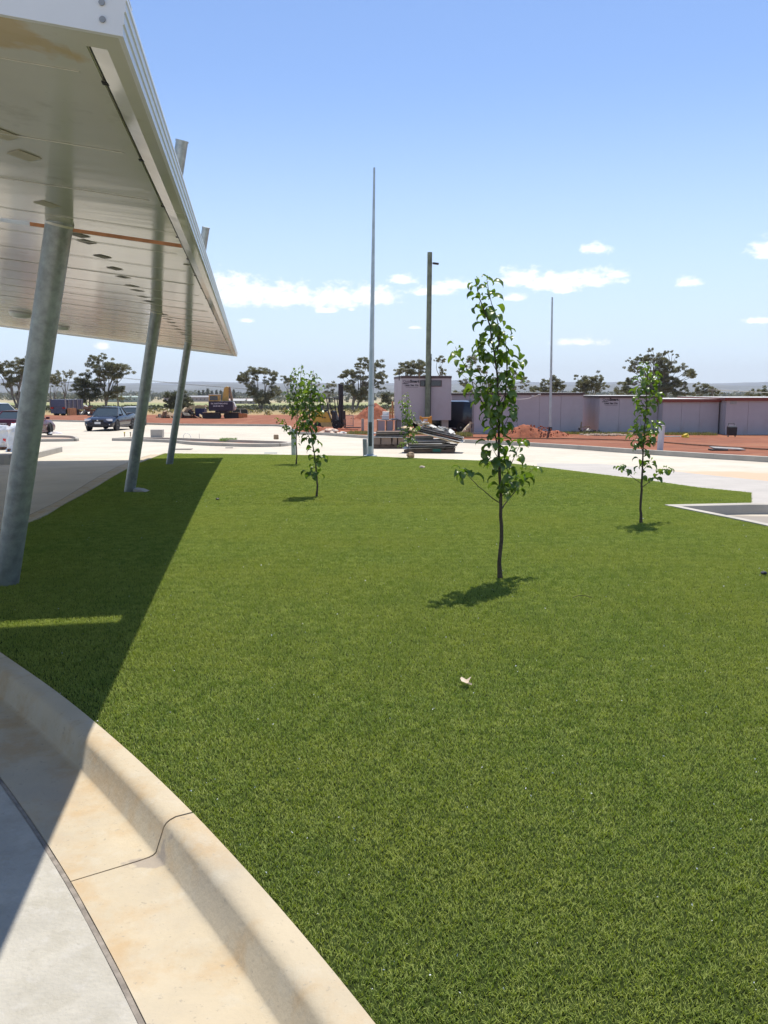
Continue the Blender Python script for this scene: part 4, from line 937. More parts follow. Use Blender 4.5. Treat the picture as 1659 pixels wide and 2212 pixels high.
# white vehicles at the left edge and behind the ute
pw = paint('white_paint', (.66,.67,.68), .3)
w1 = vehicle('parked_wagon', 'white vehicle at the left edge beyond the maroon sedan', 'car', pw, 2.8, 4.8, 1.9, gen_secs(4.8,1.9,.75,1.0,1.1,1.08), (1.2,.55,-1.9,-2.3,1.08,1.75), 'wagon', 'parked vehicles')
for s in (-1,1): wheel(w1, 1.4, s*.85, .36, s); wheel(w1, -1.4, s*.85, .36, s)
p = hit(-6, 922); w1.location = (p.x, p.y, p.z); w1.rotation_euler = (0,0,R(75))
w2 = vehicle('parked_wagon', 'white car partly hidden directly behind the tray of the dark blue ute', 'car', pw, 2.7, 4.6, 1.8, gen_secs(4.6,1.8,.62,.82,.92,.95), (1.0,.35,-1.2,-1.9,.90,1.42), 'wagon', 'parked vehicles')
for s in (-1,1): wheel(w2, 1.35, s*.8, WR, s); wheel(w2, -1.35, s*.8, WR, s)
face(w2, 4.6, 1.8, .66, pw, '')
p = at(285, 900, 66); w2.location = (p.x, 66, zg(66)+.02); w2.rotation_euler = (0,0,R(-80))
# dark van
pv = paint('navy_van_paint', (.010,.014,.030), .3)
van = empty('parked_van', (0,0,0), 0, 'dark navy van parked beside the raised hut with its rear door to the right', 'van', 'parked vehicles')
def vsec(x, w, zb, zt): return (x, [(w*.5,zb),(w*.95,zb+.02),(w,zb+.25),(w,zb+(zt-zb)*.5),(w*.93,zt-.25),(w*.86,zt-.05),(w*.5,zt),(w*.1,zt+.01)])
loft([vsec(-2.35,.84,.42,1.70),vsec(-2.25,.92,.32,1.84),vsec(-1.5,.94,.28,1.90),vsec(.9,.94,.28,1.90),vsec(1.45,.93,.28,1.72),vsec(1.95,.90,.3,1.15),vsec(2.3,.80,.35,.95)]).build('body', pv, van, smooth=True)
MB().box((-2.33,0,1.42), (.06,1.35,.46), ry=.1).build('rear_window', mat('tinted_rear_glass', (.16,.16,.15), .1, var=.1, spec=.9), van, bevel=.02)
for s in (-1,1):
    MB().box((.95,s*.905,1.38), (.8,.03,.42), rx=-s*-.12).build('side_window', M['glass'], van)
    MB().box((-2.30,s*.80,1.02), (.10,.10,.34)).build('tail_light', M['red_lens'], van); wheel(van, 1.45, s*.84, .33, s); wheel(van, -1.45, s*.84, .33, s)
    MB().box((0,s*.945,1.0), (1.3,.01,.9)).build('side_panel', pv, van, bevel=.02)
MB().box((-2.37,0,.48), (.12,1.7,.22)).build('rear_bumper', M['dark'], van, bevel=.03)
MB().prism([(1.15,1.75),(1.42,1.70),(1.9,1.18),(1.75,1.15)], 'Y', -.8, .8).build('windscreen', M['glass'], van)
p = at(992, 930, 52.6); van.location = (p.x-.75, 52.9, zg(52.9)+.07); van.rotation_euler = (0,0,R(180-32))

# ---------------------------------------------------------------- forklift
M['yellow'] = mat('forklift_yellow', (.62,.36,.045), .4, var=.12, scale=4); M['mast'] = mat('mast_steel', (.025,.020,.024), .5, var=.3, scale=5)
fk = empty('forklift', (0,0,0), 0, 'yellow forklift with a tall black mast parked by rubble on the red soil', 'forklift')
MB().prism([(-1.15,.42),(-1.2,1.05),(-.95,1.22),(-.15,1.10),(.05,.62),(.10,.42)], 'Y', -.52, .52).build('counterweight', M['yellow'], fk, bevel=.04)
MB().prism([(-.55,.16),(-.62,.44),(.34,.44),(.34,.16)], 'Y', -.54, .54).build('chassis', mat('faded_yellow', (.55,.38,.14), .5, var=.15), fk, bevel=.02)
MB().box((-.1,0,.50), (1.1,1.0,.06)).build('floor_plate', M['mast'], fk)
text_mesh('maker_lettering', 'Yale', .16, M['ink'], fk, (-.52,-.525,.72), (R(90),0,0), .004)
for (x, xx) in ((-.72,-.62),(-.02,-.22),(.42,.30)):
    for s in (-1,1): MB().tube([(x,s*.46,.5 if x < .3 else .9),(xx,s*.44,2.02)], .034, 6).build('guard_post', M['mast'], fk)
g_ = MB(); g_.box((-.15,0,2.03), (1.15,.95,.05)); g_.build('guard_roof', M['mast'], fk)
MB().box((-.45,0,1.20), (.42,.5,.10)).build('seat', M['dark'], fk, bevel=.03); MB().box((-.68,0,1.42), (.10,.46,.40), ry=-.15).build('seat_back', M['dark'], fk, bevel=.03)
MB().prism([(.12,.55),(.10,1.20),(.30,1.15),(.45,.55)], 'Y', -.4, .4).build('cowl', M['mast'], fk); MB().tube([(.16,0,1.1),(-.0,0,1.36)], .025, 6).build('steering_column', M['dark'], fk); MB().lathe((-.02,0,1.38), [(.16,-.01),(.18,0),(.16,.01),(.15,0)], 16).build('steering_wheel', M['dark'], fk)
for s in (-1,1):
    MB().box((.62,s*.30,1.55), (.14,.10,2.80)).build('mast_rail', M['mast'], fk); MB().box((.72,s*.20,1.52), (.10,.07,2.72)).build('mast_rail', M['mast'], fk)
    MB().tube([(.60,s*.12,.4),(.60,s*.12,2.3)], .035, 8).build('lift_cylinder', M['steel'] if s > 0 else M['mast'], fk)
    wheel(fk, .45, s*.47, .30, s, 0, .2); wheel(fk, -.82, s*.44, .25, s, 0, .16)
    MB().box((1.42,s*.22,.10), (1.05,.11,.05)).build('fork', M['mast'], fk); MB().box((.90,s*.22,.36), (.05,.11,.55)).build('fork_shank', M['mast'], fk)
for z in (.45,1.6,2.9): MB().box((.62,0,z), (.12,.72,.10)).build('mast_crossbar', M['mast'], fk)
MB().box((.85,0,.62), (.05,.9,.08)).build('carriage_bar', M['mast'], fk); MB().box((.85,0,.32), (.05,.9,.08)).build('carriage_bar', M['mast'], fk)
for i in range(7): MB().box((.86,-.42+.14*i,.92), (.025,.025,.55)).build('load_guard_bar', M['mast'], fk)
p = hit(716, 929.5); fk.location = (p.x, p.y, zg(p.y)+.09); fk.rotation_euler = (0,0,R(-8))
# ---------------------------------------------------------------- excavator
M['dozer'] = mat('excavator_yellow', (.58,.36,.09), .55, var=.15, scale=3); M['navy'] = mat('navy_counterweight', (.025,.018,.040), .5, var=.2)
ex = empty('excavator', (0,0,0), 0, 'yellow excavator with folded boom and dark lettered counterweight, far beyond the forecourt', 'excavator')
for s, x in ((-1,-.95),(1,1.15)):
    tr = MB(); c = []
    for k in range(9): q = math.pi/2+math.pi*k/8; c.append((x-1.0*0-.0+.34*math.cos(q)-.62+.0, .36+.34*math.sin(q)))
    for k in range(9): q = -math.pi/2+math.pi*k/8; c.append((x+.34*math.cos(q)+.62, .36+.34*math.sin(q)))
    tr.prism(c, 'Y', -.3+(.4 if s > 0 else -.4), .3+(.4 if s > 0 else -.4)); t = tr.build('track', M['mast'], ex)
    for k in range(9): MB().box((x-.8+.2*k, -.3+(.4 if s>0 else -.4)-.01, .70), (.12,.62,.04)).build('track_shoe', M['timber'], t)
MB().box((.05,0,1.38), (2.5,1.5,1.0)).build('counterweight', M['navy'], ex, bevel=.05); MB().box((.1,.1,.75), (1.3,1.3,.3)).build('slew_ring', M['mast'], ex)
text_mesh('lettering', 'S&L EARTHMOVING', .20, M['plate'], ex, (-.95,-.757,1.58), (R(90),0,0), .004, sx=.98); text_mesh('lettering', '0418 508 701', .20, M['plate'], ex, (-.72,-.757,1.32), (R(90),0,0), .004)
cb = MB().box((-.65,-.1,2.2), (1.05,1.1,.66)).build('cab', M['dozer'], ex, bevel=.03); MB().box((-.65,-.655,2.2), (.85,.02,.46)).build('cab_window', M['glass_dark'], cb); MB().box((-.65,-.1,2.56), (1.15,1.15,.05)).build('cab_roof', M['roof'], cb)
MB().prism([(.10,1.9),(.35,3.25),(.62,3.42),(.85,3.35),(.75,1.9)], 'Y', -.15, .25).build('boom', M['dozer'], ex, bevel=.03)
MB().prism([(.80,3.35),(.98,3.40),(1.25,1.95),(1.02,1.85)], 'Y', -.12, .14).build('arm', M['timber'], ex); MB().tube([(.85,0,2.9),(1.1,0,2.2)], .05, 8).build('ram', M['chrome'], ex)
MB().prism([(1.0,.95),(.95,1.95),(1.35,1.8),(1.55,1.3),(1.45,.95)], 'Y', -.35, .35).build('bucket', M['roof'], ex, bevel=.03)
MB().prism([(1.9,.12),(1.9,.62),(2.8,.58),(2.8,.2)], 'Y', -.6, -.5).build('blade', M['slot'], ex)
p = hit(480, 905.5); ex.location = (p.x-.05, p.y, p.z); ex.rotation_euler = (0,0,0); ex.scale = (.92,.92,.92)
# ---------------------------------------------------------------- tipper trailer far left
M['bluegrey'] = mat('blue_grey_steel', (.10,.12,.16), .55, var=.2, scale=3); M['brown'] = mat('rust_brown', (.16,.08,.045), .8, var=.3)
tr = empty('tip_truck', (0,0,0), 0, 'blue grey tip truck seen from behind, far off left of the dark ute', 'truck')
MB().box((0,1.6,1.30), (2.05,3.2,1.15)).build('tub', M['bluegrey'], tr, bevel=.03); MB().box((0,-.03,1.45), (1.85,.06,.8)).build('tailgate', mat('blue_tailgate', (.08,.11,.17), .5, var=.15), tr, bevel=.02)
for s in (-1,1):
    MB().box((s*.8,-.08,.92), (.38,.06,.18)).build('tail_light', M['red_lens'], tr); MB().box((s*1.0,-.06,1.4), (.10,.10,1.1)).build('gate_post', M['steel'], tr)
    for y in (.8,2.0): MB().lathe((s*.85,y,.45), [(.45,-.12),(.45,.12),(.2,.13)], 16, 'X').build('wheel', M['rubber'], tr)
for i in range(4): MB().box((1.07,.4+.8*i,1.3), (.08,.08,1.1)).build('side_rib', M['steel'], tr)
MB().box((0,-.02,.55), (1.95,.08,.5)).build('under_run', M['bluegrey'], tr); MB().box((1.25,.7,.5), (.35,1.2,.8)).build('toolbox', M['timber_new'], tr)
MB().box((-1.35,1.0,1.2), (.06,.06,2.2)).build('ladder_post', M['steel'], tr)
p = hit(127, 899); tr.location = p; tr.rotation_euler = (0,0,R(-16))
# ================================================================ SHEET STACKS AND SITE CLUTTER
ry = random.Random(77)
M['ply'] = mat('plywood_sheet', (.50,.38,.22), .75, var=.12, scale=5); M['board_grey'] = mat('grey_board', (.30,.28,.26), .8, var=.2, scale=5); M['board_dark'] = mat('dark_board', (.07,.06,.05), .8, var=.3)
M['board_pale'] = mat('pale_board', (.62,.60,.55), .7, var=.08); M['card'] = mat('cardboard', (.27,.20,.15), .85, var=.12, scale=4); M['pallet'] = mat('pallet_wood', (.16,.11,.075), .85, var=.3, scale=6)
M['plastic'] = mat('clear_wrap', (.66,.68,.70), .25, var=.12, scale=5, bump=.8, bscale=9, spec=.7); overlay(M['plastic'], (.55,.38,.30), 3, .5, .62, .6)
def pallet(r, W_, D_, z=0):
    for i in range(5): MB().box((-W_/2+W_*(i+.5)/5, 0, z+.125), (W_/5*.75, D_, .022)).build('pallet_board', M['pallet'], r)
    for k in (-1,0,1): MB().box((0,k*(D_/2-.05),z+.06), (W_,.09,.10)).build('pallet_bearer', M['pallet'], r)
# left stack: cartons under thin sheets
p = hit(842, 969); r = empty('carton_stack', (p.x, p.y+.4, p.z), 0, 'pallet of brown cartons topped with thin sheets, just right of the tall steel pole', 'stack', 'pallet stacks on the forecourt'); pallet(r, 1.25, 1.0)
for (x, w, t) in ((-.475,.27,.16),(-.13,.38,-.05),(.18,.17,.25),(.46,.32,.06)):
    MB().box((x,-.12,.275), (w,.7,.25), ry=t*.3, taper=.93).build('carton', M['card'], r, bevel=.008)
MB().box((0,.1,.26), (1.1,.7,.2)).build('filler_block', M['board_dark'], r)  # dark block added behind the cartons so the gaps between them read as shade
z = .415
for i in range(9):
    w = ry.uniform(.8,1.12); MB().box((ry.uniform(-.08,.08), ry.uniform(-.08,.05), z), (w, ry.uniform(.7,.95), .018+.012*ry.random()), rz=ry.gauss(0,.06), ry=ry.gauss(0,.015)).build('sheet', M[ry.choice(['board_dark','board_grey','board_dark','pallet','board_pale'])], r); z += .024
# right stack: flat sheets below, tilted boards and scraps above
p = hit(931, 979); r = empty('board_stack', (p.x, p.y+.55, p.z), R(-6), 'untidy pallet of building sheets with pale boards sliding off the top, centre of the forecourt', 'stack', 'pallet stacks on the forecourt'); pallet(r, 1.65, 1.2)
z = .15
for i in range(10):
    w = ry.uniform(1.15,1.72); th = ry.choice((.010,.014,.022)); MB().box((ry.uniform(-.12,.12), ry.uniform(-.10,.06), z+th/2), (w, ry.uniform(.95,1.25), th), rz=ry.gauss(0,.09), ry=ry.gauss(0,.014)).build('sheet', M[ry.choice(['board_grey','board_dark','board_grey','board_pale','pallet','board_pale'])], r); z += th+.012
MB().box((.25,-.62,.10), (.26,.06,.10)).build('crate', mat('green_crate', (.01,.12,.08), .5), r)
zt = z
for i, (dx, dz, w, ang, mm, th) in enumerate(((-.06,.07,1.95,.26,'ply',.02),(.16,.02,1.75,.22,'board_pale',.018),(-.26,.16,1.5,.27,'ply',.022),(.22,.13,1.55,.22,'board_dark',.02),(.28,.18,1.5,.23,'board_grey',.02),(.15,.24,1.35,.25,'board_dark',.02),(.10,.28,1.2,.24,'board_grey',.016),(.30,.22,1.35,.25,'board_dark',.012))):
    MB().box((dx+.1, -.15+.03*i, zt+.10+dz*.62), (w, .9, th), ry=ang, rz=-.10+.03*i).build('sheet', M[mm], r)
MB().box((-.25,.12,zt+.05), (.7,.7,.06)).build('filler_block', M['board_grey'], r)
for i in range(44):
    x = ry.uniform(-.5,.75); MB().box((x, ry.uniform(-.4,.15), zt+.43-.27*x+ry.uniform(-.02,.06)), (ry.uniform(.06,.30), ry.uniform(.04,.2), ry.uniform(.01,.05)), rz=ry.uniform(-1,1), ry=.25+ry.gauss(0,.25), rx=ry.gauss(0,.3)).build('offcut', M[ry.choice(['board_grey','board_pale','board_pale','board_grey','ply'])], r)
# grey workbench and boxes in front of the raised hut
p = hit(845, 935); r = empty('work_bench', (p.x, p.y, p.z), 0, 'grey steel workbench with panels and a drawer front, before the raised hut', 'bench')
MB().box((0,0,.80), (1.75,.7,.04)).build('bench_top', M['steel'], r)
for x in (-.85,-.3,.3,.85): MB().box((x,-.32,.39), (.06,.06,.78)).build('leg', M['timber'], r)
for i, x in enumerate((-.60,-.12,.42)): MB().box((x,-.28,.44), (.42,.03,.62)).build('panel', M['hut'], r)
q = empty('white_tub_unit', (p.x-.35, p.y, p.z+.82), 0, 'white sink unit with raised lid standing on the steel workbench', 'sink unit'); MB().box((0,0,.13), (.44,.4,.26)).build('body', M['white_metal'], q, bevel=.02); MB().box((.02,.16,.36), (.40,.03,.24), rx=.3).build('lid', M['white_metal'], q, bevel=.01); MB().box((-.27,0,.18), (.08,.2,.1)).build('tap_box', M['kerb'], q)
o = MB().box((0,0,.03), (.5,.3,.05), rz=.3).build('white_cloth', M['board_pale'], None); o.location = (p.x+.25, p.y, p.z+.83); tag(o, 'crumpled white rag on the steel workbench beside the sink unit', 'rag')
p = hit(848, 930); r = empty('leaning_timber', (p.x, p.y+.6, p.z), 0, 'upright orange timber posts leaning at the left side of the raised hut', 'timber')
MB().box((0,0,.95), (.12,.12,1.9)).build('post', M['timber_new'], r); MB().box((-.16,-.05,.75), (.08,.08,1.45)).build('post', M['timber_new'], r); MB().box((-.08,-.05,1.15), (.4,.04,.08)).build('rail', M['timber_new'], r)
p = at(919.5, 932, 47.5); gzv = zg(47.5)+.05; r = empty('barrier_box', (p.x, 47.5, gzv), 0, 'orange yellow plastic barrier block standing at the foot of the timber pole', 'barrier')
M['barrier'] = mat('barrier_plastic', (.62,.27,.03), .45, var=.1)
bh = at(919,899,47.5).z-gzv; MB().prism([(-.33,0),(-.33,bh),(-.24,bh),(-.22,bh-.06),(.22,bh-.06),(.24,bh),(.33,bh),(.33,0)], 'Y', -.18, .18).build('shell', M['barrier'], r, bevel=.015); MB().box((-.02,-.19,bh-.20), (.22,.012,.12)).build('sticker', M['board_pale'], r)
for s in (-1,1): MB().lathe((s*.2,-.185,bh-.42), [(.03,-.01),(.03,0),(.02,.01)], 10, 'Y').build('plug', M['dark'], r)

# soil heaps (one solid mound each) and loose clods
def heap(name, px, py, w, d, h, label, cat, m_, seed, clods=0, dy=0, peaks=1):
    p = hit(px, py); p.y += dy; me = MB(); nx, ny = 44, 26
    for j in range(ny+1):
        for i in range(nx+1):
            x = (i/nx-.5)*w; y = (j/ny-.5)*d; q = math.hypot(x/(w/2), y/(d/2)); b = max(0, 1-q**1.6)
            if peaks > 1: b *= .55+.45*abs(math.cos(x/w*math.pi*peaks+.6))
            zz = h*b*(1+.30*noise.noise((x*1.6, y*1.6, seed))) + (.10*h*noise.noise((x*7, y*7, seed)) if q < 1 else 0)
            me.v.append((x, y, zz-.02))
    for j in range(ny):
        for i in range(nx): a = j*(nx+1)+i; me.f.append((a,a+1,a+nx+2,a+nx+1))
    o = me.build(name, m_, None, smooth=True, auto=60); o.location = (p.x, p.y, zg(p.y)+.09); tag(o, label, cat)
    if clods:
        c = MB(); rr = random.Random(seed)
        for _ in range(clods):
            x = rr.gauss(0,w*.25); y = rr.gauss(0,d*.28); q = math.hypot(x/(w/2), y/(d/2)); b = max(0,1-q**1.6)
            blob(c, (x,y,h*b*.95), rr.uniform(.02,.055)*max(1,h), 6, .8, rr.random()*9)
        cl = c.build('clods', m_, o); cl['kind'] = 'stuff'
    return o
heap('soil_heap', 808, 908, 3.9, 3.5, 1.35, 'large heap of dark red soil in the distance, left of the raised hut', 'soil heap', M['soil_dark'], 3, 60, 2)
heap('soil_heap', 1147, 948, 4.6, 1.8, .62, 'low clumpy heap of dug red soil by the slim light pole', 'soil heap', M['soil_dark'], 8, 160, .4, 2)
heap('soil_heap', 683, 936, 1.7, 1.4, .34, 'small dark clod heap under the rear of the forklift', 'soil heap', M['soil_dark'], 5, 60, .2)
heap('soil_heap', 743, 934, 2.2, 1.0, .16, 'flat dark soil heap at the forklift fork tips', 'soil heap', M['soil_dark'], 15, 30, .5)
heap('soil_heap', 966, 937, 1.9, 1.2, .30, 'red soil heap in front of the dark van, behind the sliding boards', 'soil heap', M['soil_dark'], 11, 60, .2)
# pinkish crumpled wrap
def crumple(name, p, w, d, h, label, cat, m_, seed, taper=.8, group=None, folds=5.0, amp=.22):
    me = MB(); nx = 12; nz = 7
    for k in range(nz+1):
        t = k/nz; s = (1-(1-taper)*t)*(1 if k < nz else .75)
        for i in range(nx*2):
            q = 2*math.pi*i/(nx*2); cx_, sy = math.cos(q), math.sin(q); e = .55
            x = abs(cx_)**e*math.copysign(1,cx_)*w/2*s; y = abs(sy)**e*math.copysign(1,sy)*d/2*s; g_ = 1+amp*noise.noise((x*folds+seed, y*folds, t*h*folds))
            me.v.append((x*g_, y*g_, h*t*(1+.18*noise.noise((x*4, y*4, seed))*t)))
    n = nx*2
    for k in range(nz):
        for i in range(n): me.f.append((k*n+i, k*n+(i+1)%n, (k+1)*n+(i+1)%n, (k+1)*n+i))
    me.f.append(tuple(range(nz*n, nz*n+n))); o = me.build(name, m_, None); o.location = p; tag(o, label, cat, group); return o
M['pinkwrap'] = mat('pale_pink_wrap', (.62,.42,.30), .6, var=.15, scale=6); overlay(M['pinkwrap'], (.70,.60,.48), 4, .5, .6, .8)
p = hit(716, 939); crumple('plastic_sheeting', (p.x-.1, p.y+.25, p.z+.10), 1.15, .6, .24, 'crumpled pale pink plastic sheeting on the soil in front of the forklift', 'plastic sheeting', M['pinkwrap'], 4, .5, folds=7, amp=.7)
p = hit(740, 940); crumple('plastic_sheeting', (p.x, p.y+.2, p.z+.10), .55, .4, .10, 'small flat cream plastic scrap right of the pink plastic sheeting', 'plastic sheeting', M['board_pale'], 9, .5, folds=8, amp=.6)
p = hit(750, 935.5); o = MB().box((0,0,.02), (1.3,.12,.04), rz=.1, ry=-.02).build('red_plank', mat('red_plank', (.42,.12,.06), .7), None); o.location = (p.x, p.y+.5, p.z+.18); tag(o, 'thin reddish plank lying across the soil right of the forklift', 'plank')

# weeds and dry grass tufts (uncountable)
M['weed'] = leafmat('weed_blade', (.10,.13,.035), (.30,.25,.10), trans=.3, attr='tint')
def weeds(name, spots, label, n, hgt, seed, m_=None, kind='stuff', rep=None):
    rr = random.Random(seed); me = MB(); tint = []
    for (x0, y0, x1, y1, dens) in spots:
        for _ in range(int(n*dens)):
            x = rr.uniform(x0, x1); y = rr.uniform(y0, y1); z = zg(y)+.08; h = hgt*rr.uniform(.3,1.2); a = rr.uniform(0,6.28); w = h*.10+.004; l = h*rr.uniform(.1,.7)
            dx, dy = math.cos(a), math.sin(a)
            me.add([(x-dy*w,y+dx*w,z),(x+dy*w,y-dx*w,z),(x+dx*l,y+dy*l,z+h)], [(0,1,2)]); t = rr.random(); tint += [t]*3
    o = me.build(name, m_ or M['weed'], None); a_ = o.data.attributes.new('tint', 'FLOAT', 'POINT'); a_.data.foreach_set('value', tint); tag(o, label, 'weeds', kind=kind); return o
def band(pxa, pya, pxb, pyb, d):
    a = hit(pxa, pya); b = hit(pxb, pyb); return (min(a.x,b.x), min(a.y,b.y)-d/2, max(a.x,b.x), max(a.y,b.y)+d/2, 1)
weeds('weeds', [band(752,938,796,941,1.2)], 'low green and dry weeds behind the kerb between forklift and tall pole', 700, .16, 1)
weeds('weeds', [band(885,940,940,943,1.6), band(985,944,1020,946,1.0)], 'greenish weeds between the two pallet stacks behind the kerb', 900, .20, 2)
weeds('weeds', [(at(1205,940,48.4).x, 47.6, at(1300,940,48.4).x, 49.3, 1),(at(1300,940,48.4).x, 47.0, at(1420,940,48).x, 48.4, 1),(at(1425,940,47.6).x, 46.6, at(1545,940,47).x, 47.9, .7)], 'dry grass tufts along the foot of the site huts', 2400, .17, 3)
# rocks
m = MB(); rr = random.Random(4)
for _ in range(90):
    x = rr.uniform(at(1255,940,47).x, at(1340,940,47).x); y = rr.uniform(45.6,47.2); blob(m, (x,y,zg(y)+.11), rr.uniform(.05,.14), 6, .55, rr.random()*20)
tag(m.build('rock_rubble', mat('buff_rubble', (.36,.27,.20), .9, var=.25), None), 'buff rock rubble on the soil in front of the signed low hut', 'rubble', kind='stuff')
# black junk heap between the huts
p = at(1266, 938, 49.0); r = empty('junk_heap', (p.x, 48.9, zg(49)+.08), 0, 'heap of black and grey scrap at the gap between two site huts', 'scrap heap')
for i in range(26):
    MB().box((ry.gauss(0,.28), ry.gauss(0,.15), abs(ry.gauss(.12,.09))), (ry.uniform(.1,.4), ry.uniform(.05,.2), ry.uniform(.03,.14)), rz=ry.uniform(0,3), ry=ry.gauss(0,.5), rx=ry.gauss(0,.5)).build('scrap', M[ry.choice(['dark','dark','board_grey','board_dark'])], r)
MB().box((-.36,-.1,.35), (.06,.06,.7), ry=.1).build('stake', M['timber'], r); MB().box((-.1,-.1,.42), (.5,.04,.05), ry=-.1).build('rail', M['timber'], r)
# dark tub behind the dug soil
a = at(1087, 930, 46.8); b = at(1147, 930, 46.8); r = empty('dark_tub', ((a.x+b.x)/2, 46.8, zg(46.8)+.05), 0, 'long dark navy rounded tub lying behind the dug soil heap', 'tub')
hw = (b.x-a.x)/2; loft([(-hw,[(.2,.0),(.30,.10),(.30,.36),(.2,.42)]),(-hw+.1,[(.3,.0),(.42,.06),(.42,.46),(.3,.53)]),(hw-.25,[(.3,.0),(.42,.06),(.42,.42),(.3,.50)]),(hw-.06,[(.25,.0),(.36,.06),(.36,.34),(.25,.42)]),(hw,[(.2,.05),(.28,.1),(.28,.26),(.2,.30)])]).build('shell', pv, r, smooth=True)
MB().box((-.1,-.43,.47), (hw*1.7,.03,.03)).build('rim', M['dark'], r)
# trolley bin
p = hit(1580, 947); r = empty('trolley_bin', (p.x, p.y, p.z+.08), 0, 'black wheeled trolley box with raised handle on the soil before the rightmost hut', 'trolley')
MB().box((0,0,.29), (.40,.32,.42), taper=1.05).build('box', M['dark'], r, bevel=.015); MB().box((0,.05,.53), (.42,.2,.06)).build('lid', M['steel'], r)
MB().tube([(-.15,.12,.5),(-.15,.12,.68),(.15,.12,.68),(.15,.12,.5)], .018, 6).build('handle', M['dark'], r)
for s in (-1,1): MB().lathe((s*.18,.0,.06), [(.06,-.02),(.06,.02),(.02,.025)], 12, 'X').build('wheel', M['steel'], r)
# hose, pipe, log, rag, pit lid
def ground_line(name, pxs, rad, m_, label, cat, lift=.10):
    P = [hit(*q)+Vector((0,0,lift+rad)) for q in pxs]; P2 = []
    for a, b in zip(P, P[1:]):
        for k in range(6): P2.append(a+(b-a)*k/6+Vector((0,.05*math.sin(k+a.x),0)))
    P2.append(P[-1]); base = P2[0].copy(); o = MB().tube([q-base for q in P2], rad, 6).build(name, m_, None, smooth=True); o.location = base; tag(o, label, cat); return o
ground_line('hose', [(1000,950),(1075,952),(1139,952.5),(1220,953.5),(1288,955),(1355,957.5),(1422,961),(1500,968),(1580,974),(1659,979),(1800,990)], .028, M['brown'], 'long thin brown hose running over the red soil behind the right kerb', 'hose')
ground_line('plastic_pipe', [(1431,948.5),(1455,948.5),(1478,948)], .03, M['board_pale'], 'pale plastic pipe on the soil in front of the red trimmed huts', 'pipe')
ground_line('log', [(1349,939.5),(1372,945)], .06, M['timber'], 'pale log on the dry grass near the low hut with the sign', 'log')
p = hit(1481, 949); crumple('yellow_bag', (p.x,p.y,p.z+.09), .42, .25, .18, 'small yellow bag at the end of the pale plastic pipe', 'bag', mat('yellow_bag', (.62,.45,.03), .6), 3, .5, folds=8, amp=.6)
p = hit(1567, 979); r = empty('pit_lid', (p.x, p.y, p.z+.10), R(-4), 'grey pit lid board lying tilted on the red soil, lower right', 'pit lid'); MB().box((.05,0,.06), (1.0,.55,.03), ry=.05, rx=.03).build('board', M['board_grey'], r); MB().box((-.28,-.12,.02), (.5,.45,.05)).build('pit_frame', M['board_dark'], r)
# string of markers from the long hut roof
p0 = at(1112, 862, 49.0); p1 = at(1168, 850.5, 49.4); m = MB(); m.tube([p0*(1-t)+p1*t+Vector((0,0,-.12*math.sin(t*math.pi))) for t in [i/8 for i in range(9)]], .012, 4)
for t in (0,.7,.95): q = p0*(1-t)+p1*t; m.box(q+Vector((0,0,-.03)), (.16,.03,.08))
tag(m.build('string_line', M['board_pale'], None), 'thin white string with tags sagging across the top of the longest hut', 'string')
# seated pale dog
def skin(name, verts, edges, radii, m_, parent, sub=2):
    me = bpy.data.meshes.new(name); me.from_pydata(verts, edges, []); o = link_mesh(name, me)
    md = o.modifiers.new('s', 'SKIN'); 
    for v, r_ in zip(me.skin_vertices[0].data, radii): v.radius = (r_, r_)
    me.skin_vertices[0].data[0].use_root = True
    o.modifiers.new('d', 'SUBSURF').levels = sub
    dg = bpy.context.evaluated_depsgraph_get(); dg.update(); nm = bpy.data.meshes.new_from_object(o.evaluated_get(dg)); bpy.data.objects.remove(o); nm.name = name
    nm.materials.clear(); nm.materials.append(m_); nm.polygons.foreach_set('use_smooth', [True]*len(nm.polygons)); return link_mesh(name, nm, parent)
M['fur'] = mat('cream_fur', (.68,.54,.36), .9, var=.12, scale=14, bump=.4, bscale=60)
p = hit(1011, 940); dog = empty('dog', (p.x, p.y+.3, p.z+.10), R(8), 'cream coloured dog sitting on the soil behind the dark van, facing right', 'dog')
vs_ = [(-.20,0,.14),(-.10,0,.22),(.00,0,.32),(.10,0,.42),(.15,0,.52),(.19,0,.60),(.30,0,.585),(.36,0,.575),   # spine, neck, head, muzzle
 (.13,.07,.34),(.15,.075,.18),(.15,.075,.03),(.20,.075,.02),(.13,-.07,.34),(.15,-.075,.18),(.15,-.075,.03),(.20,-.075,.02),
 (-.12,.10,.14),(.02,.12,.12),(-.10,.12,.04),(.04,.12,.025),(-.12,-.10,.14),(.02,-.12,.12),(-.10,-.12,.04),(.04,-.12,.025),(-.32,0,.06),(-.46,.02,.04)]
es = [(0,1),(1,2),(2,3),(3,4),(4,5),(5,6),(6,7),(3,8),(8,9),(9,10),(10,11),(3,12),(12,13),(13,14),(14,15),(0,16),(16,17),(17,18),(18,19),(0,20),(20,21),(21,22),(22,23),(0,24),(24,25)]
rd = [.11,.125,.125,.11,.075,.085,.05,.035,.06,.035,.028,.026,.06,.035,.028,.026,.09,.06,.035,.028,.09,.06,.035,.028,.035,.02]
body = skin('body', vs_, es, rd, M['fur'], dog)
for s in (-1,1):
    MB().prism([(.12,.66),(.20,.665),(.19,.56),(.14,.53)], 'Y', s*.075, s*.09).build('ear', M['fur'], dog)
    MB().lathe((.265,s*.045,.615), [(.010,-.004),(.010,.004)], 8, 'Y').build('eye', M['dark'], dog)
MB().box((.385,0,.585), (.03,.035,.025)).build('nose', M['dark'], dog, bevel=.006)
